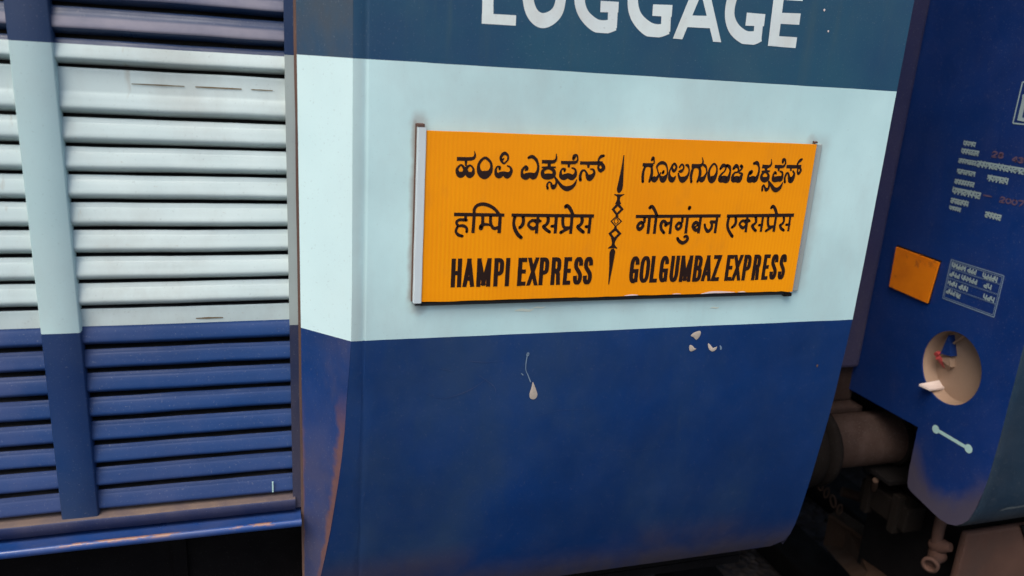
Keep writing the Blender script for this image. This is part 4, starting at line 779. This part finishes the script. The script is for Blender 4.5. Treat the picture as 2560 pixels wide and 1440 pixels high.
for i, ch in enumerate('2007'):
    u0, u1 = 181.5+(-77.9)*(i+.1)/4, 181.5+(-77.9)*(i+.85)/4
    stroke(g, [(u0+(u1-u0)*a, 2058.6+13.5*b_, 4.5) for a, b_ in DIG[ch]], 0, 1, on_end, .0002+.00005*i)
g.out('date_lettering', 'pink', coach, fix=False)
g = G()
for i, ch in enumerate('-'):
    u0, u1 = 237.8+(-33.8)*(i+.1)/1, 237.8+(-33.8)*(i+.85)/1
    stroke(g, [(u0+(u1-u0)*a, 2061.8+11.1*b_, 4.5) for a, b_ in DIG[ch]], 0, 1, on_end, .0002+.00005*i)
g.out('date_lettering', 'pink', coach, fix=False)

# painted data panel: double outline, ruled rows
g = G(); y0, y1, z0, z1 = 296.5, 109.5, 1737.5, 1862.5
for ins, w in ((1.5, 3.2), (6.5, 1.8)):
    q = [(y0-ins, z0+ins, w), (y1+ins, z0+ins, w), (y1+ins, z1-ins, w), (y0-ins, z1-ins, w)]
    for i in range(4): stroke(g, [q[i], q[(i+1) % 4]], 0, 0, on_end, .0001+.00005*i)
for zz in (1836, 1833.5, 1806, 1803.5, 1778, 1775.5): stroke(g, [(y0-6, zz, 1.0), (y1+6, zz, 1.0)], 0, 0, on_end, .0003)
panel = g.out('data_panel', 'panel_line', coach, 'small white-ruled table painted on the end wall', fix=False)
g = G()
for i, (a, b_, zc) in enumerate(((.288, .238, 1.846), (.232, .200, 1.846), (.178, .128, 1.844), (.290, .252, 1.819), (.246, .190, 1.819), (.168, .140, 1.818), (.290, .255, 1.791), (.248, .215, 1.790), (.160, .122, 1.786), (.288, .254, 1.765), (.250, .236, 1.762))):
    smudge_row(g, a, b_, zc-.0062, zc+.0062, 40+i, False)
g.out('small_lettering', 'stencil', panel, fix=False)
# framed mark at the right edge
g = G(); q = [(195.5, 2274, 4), (70, 2274, 4), (70, 2384, 4), (195.5, 2384, 4)]
for i in range(4): stroke(g, [q[i], q[(i+1) % 4]], 0, 0, on_end, .0001+.00005*i)
stroke(g, [(178, 2290, 13), (178, 2352, 13)], 0, 0, on_end, .0003); stroke(g, [(186, 2346, 10), (150, 2352, 10)], 0, 0, on_end, .0004); stroke(g, [(184, 2288, 10), (150, 2284, 10)], 0, 0, on_end, .0005)
g.out('framed_number', 'stencil', coach, fix=False)
# round recess: tan pot set behind the opening, with its hand gear
g = G(); n = 48; prof = [(.0042, 1.0), (.036, .99), (.050, .96)]; vs = []
for d_, r_ in prof:
    for k in range(n): vs.append((XW+d_, HC[0]+HR*r_*math.cos(2*math.pi*k/n), HC[1]+HR*1.04*r_*math.sin(2*math.pi*k/n)))
fs = [[i*n+k, i*n+(k+1) % n, (i+1)*n+(k+1) % n, (i+1)*n+k] for i in range(2) for k in range(n)]
g.add(vs, fs, 0, True); g.add(vs[-n:], [list(range(n))], 0)
rec = g.out('round_recess', 'tan', coach, 'round tan recess with a cream lever sticking out', fix=False)
g = G(); tp = [(1.9250, 0.2791, 1.4639), (1.9400, 0.2481, 1.4588), (2.0300, 0.2660, 1.4532), (2.0300, 0.2879, 1.4698)]
g.add(tp+[(x, y, z-.006) for x, y, z in tp], [[0, 1, 2, 3], [7, 6, 5, 4], [0, 4, 5, 1], [1, 5, 6, 2], [2, 6, 7, 3], [3, 7, 4, 0]]); g.out('lever', 'cream', rec)
g = G(); wp = [(1.9850, 0.2684, 1.6270), (1.9850, 0.2818, 1.5613), (1.9850, 0.2430, 1.5671)]
g.add(wp+[(x+.04, y, z) for x, y, z in wp], [[0, 1, 2], [5, 4, 3], [0, 3, 4, 1], [1, 4, 5, 2], [2, 5, 3, 0]]); g.out('wedge', 'end_navy', rec)
g = G(); g.tube([(1.9750, 0.2879, 1.5568), (1.9900, 0.2913, 1.5601)], .007); g.tube([(1.9800, 0.2830, 1.5491), (2.0200, 0.2769, 1.5130)], .008); g.out('catch', ['red'], rec)
g = G(); kp = [(1.9900, 0.2913, 1.5427), (1.9900, 0.2509, 1.5611), (1.9900, 0.2401, 1.5324), (2.0200, 0.2758, 1.4972)]
g.add(kp+[(x+.03, y, z) for x, y, z in kp], [[0, 1, 2, 3], [7, 6, 5, 4], [0, 4, 5, 1], [1, 5, 6, 2], [2, 6, 7, 3], [3, 7, 4, 0]]); g.out('bracket', 'tan', rec)
g = G(); g.tube([(2.0000, 0.2557, 1.6048), (1.9850, 0.2122, 1.6472)], .004); g.out('rod', 'tan', rec)
# painted dumb-bell mark
g = G(); stroke(g, [(213.7, 1337.5, 11), (89.3, 1335.5, 11)], 0, 0, on_end, .0002)
for i, (y, z) in enumerate(((213.7, 1337.5), (89.3, 1335.5))):
    g.add([on_end((y+13.5*math.cos(a*math.pi/10))/1000, (z+13.5*math.sin(a*math.pi/10))/1000, .0004+.0001*i) for a in range(20)], [list(range(20))])
g.out('painted_mark', 'mint', coach, 'mint painted bar with round ends', fix=False)
# buffer pair in the gap
BY, BZ = .50, 1.160
g = G(); g.lathe((2.19, BY, BZ), (-1, 0, 0), [(0, .10), (.02, .094), (.418, .092), (.42, .085)], 40); cb = g.out('buffer', 'brown', coach)
g = G(); g.lathe((1.772, BY, BZ), (-1, 0, 0), [(0, .095), (.003, .140), (.020, .145), (.032, .142), (.042, .12)], 40); g.out('buffer_head', 'brown_dark', cb)
g = G(); g.box((2.19, .22, 1.0), (2.23, 2.95, 1.27), bev=.006); g.box((2.17, .34, 1.03), (2.189, .66, 1.268), bev=.004); g.box((1.98, .36, 1.05), (2.169, .64, 1.068), bev=.004); g.out('headstock', 'dark', coach)
g = G(); g.lathe((1.56, BY, BZ), (1, 0, 0), [(-.30, .095), (.10, .092), (.14, .094)], 32); vb = g.out('buffer', 'brown_dark', van)
g = G(); g.lathe((1.645, BY, BZ), (1, 0, 0), [(0, .09), (.004, .140), (.02, .146), (.045, .146), (.07, .140), (.082, .12)], 40); g.out('buffer_head', 'brown_dark', vb)
# under the coach: brake box, air cock, cross beams
g = G(); g.box((2.085, .125, .55), (2.9, .150, 1.005), bev=.010); g.box((2.16, .1505, .56), (2.88, .60, .99), 1); g.prism([(2.30, 1.01), (2.33, 1.01), (2.385, .93), (2.36, .92)], lambda u, v, d_: (u, d_, v), .118, .1245, 1)
g.out('equipment_box', ['mud', 'dark'], coach)
g = G(); g.tube([(2.052, .2, 1.06), (2.052, .2, .985), (2.056, .20, .94), (2.058, .195, .90)], .017); g.tube([(2.085, .215, 1.06), (2.085, .215, .97), (2.08, .21, .92)], .010)
g.lathe((2.085, .205, .885), (-.82, -.45, -.1), [(0, .020), (.018, .030), (.03, .026), (.05, .021), (.075, .021), (.078, .027), (.092, .027), (.0925, .017), (.075, .015)], 20)
g.lathe((2.062, .2, .918), (.3, -.9, .35), [(-.02, .016), (.0, .026), (.02, .024), (.045, .014)], 16)
g.out('air_cock', 'mud', coach)
g = G(); bp = [(2.3110, 0.9500, 0.5251), (2.2858, 0.4200, 0.5949), (2.0006, 0.4200, 0.6157), (2.3115, 0.9500, 0.3793)]
g.add(bp+[(x+.10, y+.06, z-.01) for x, y, z in bp], [[0, 1, 2, 3], [7, 6, 5, 4], [0, 4, 5, 1], [1, 5, 6, 2], [2, 6, 7, 3], [3, 7, 4, 0]])
g.tube([(2.3007, 0.9300, 0.5389), (2.2806, 0.4100, 0.5995)], .012); g.out('brake_beam', 'beam', coach)
g = G(); g.tube([(2.3843, 0.9800, 0.6220), (2.5261, 0.9000, 0.5935), (2.5436, 0.8000, 0.5900)], .022); g.out('brake_hose', 'beam', coach)
def arcpts(p, q, sag, n=14): return [Vector(p).lerp(Vector(q), k/n)+Vector((0, 0, -sag*4*(k/n)*(1-k/n))) for k in range(n+1)]
g = G(); g.lathe((2.10, BY, BZ), (-1, 0, 0), [(0, .092), (.002, .104), (.022, .104), (.024, .092)], 36); 
g.out('buffer_collar', 'brown_dark', cb)
for k, (p, q_, sag, r_) in enumerate((((1.25, 1.25, .95), (2.20, 1.2, .90), .22, .022), ((1.98, .42, 1.04), (2.19, .62, .95), .07, .010))):
    g = G(); g.tube(arcpts(p, q_, sag), r_); g.out('brake_hose', 'beam', coach)
for y, z in ((.30, 1.24), (.30, 1.05), (.70, 1.24), (.70, 1.05), (.40, 1.02), (.60, 1.02)):
    g = G(); g.lathe((2.189, y, z), (-1, 0, 0), [(0, .016), (.012, .016), (.013, .010), (.03, .010)], 6); g.out('bolt', 'brown', coach)
g = G(); g.box((2.02, .30, .90), (2.10, .52, .99), bev=.008); g.box((2.005, .33, .88), (2.035, .36, 1.02), bev=.004); g.box((2.005, .46, .88), (2.035, .49, 1.02), bev=.004); g.out('hanger_bracket', 'brown_dark', coach)
g = G()
for k in range(9):
    c_ = Vector((1.90+.03*k, .80-.01*k, 1.0-.035*k)); g.tube([c_+Vector((.012*math.cos(a*math.pi/5), .012*math.sin(a*math.pi/5)*(k % 2), .022*math.sin(a*math.pi/5)+.0001*k)) for a in range(11)], .004, 6)
g.out('safety_chain', 'beam', coach)
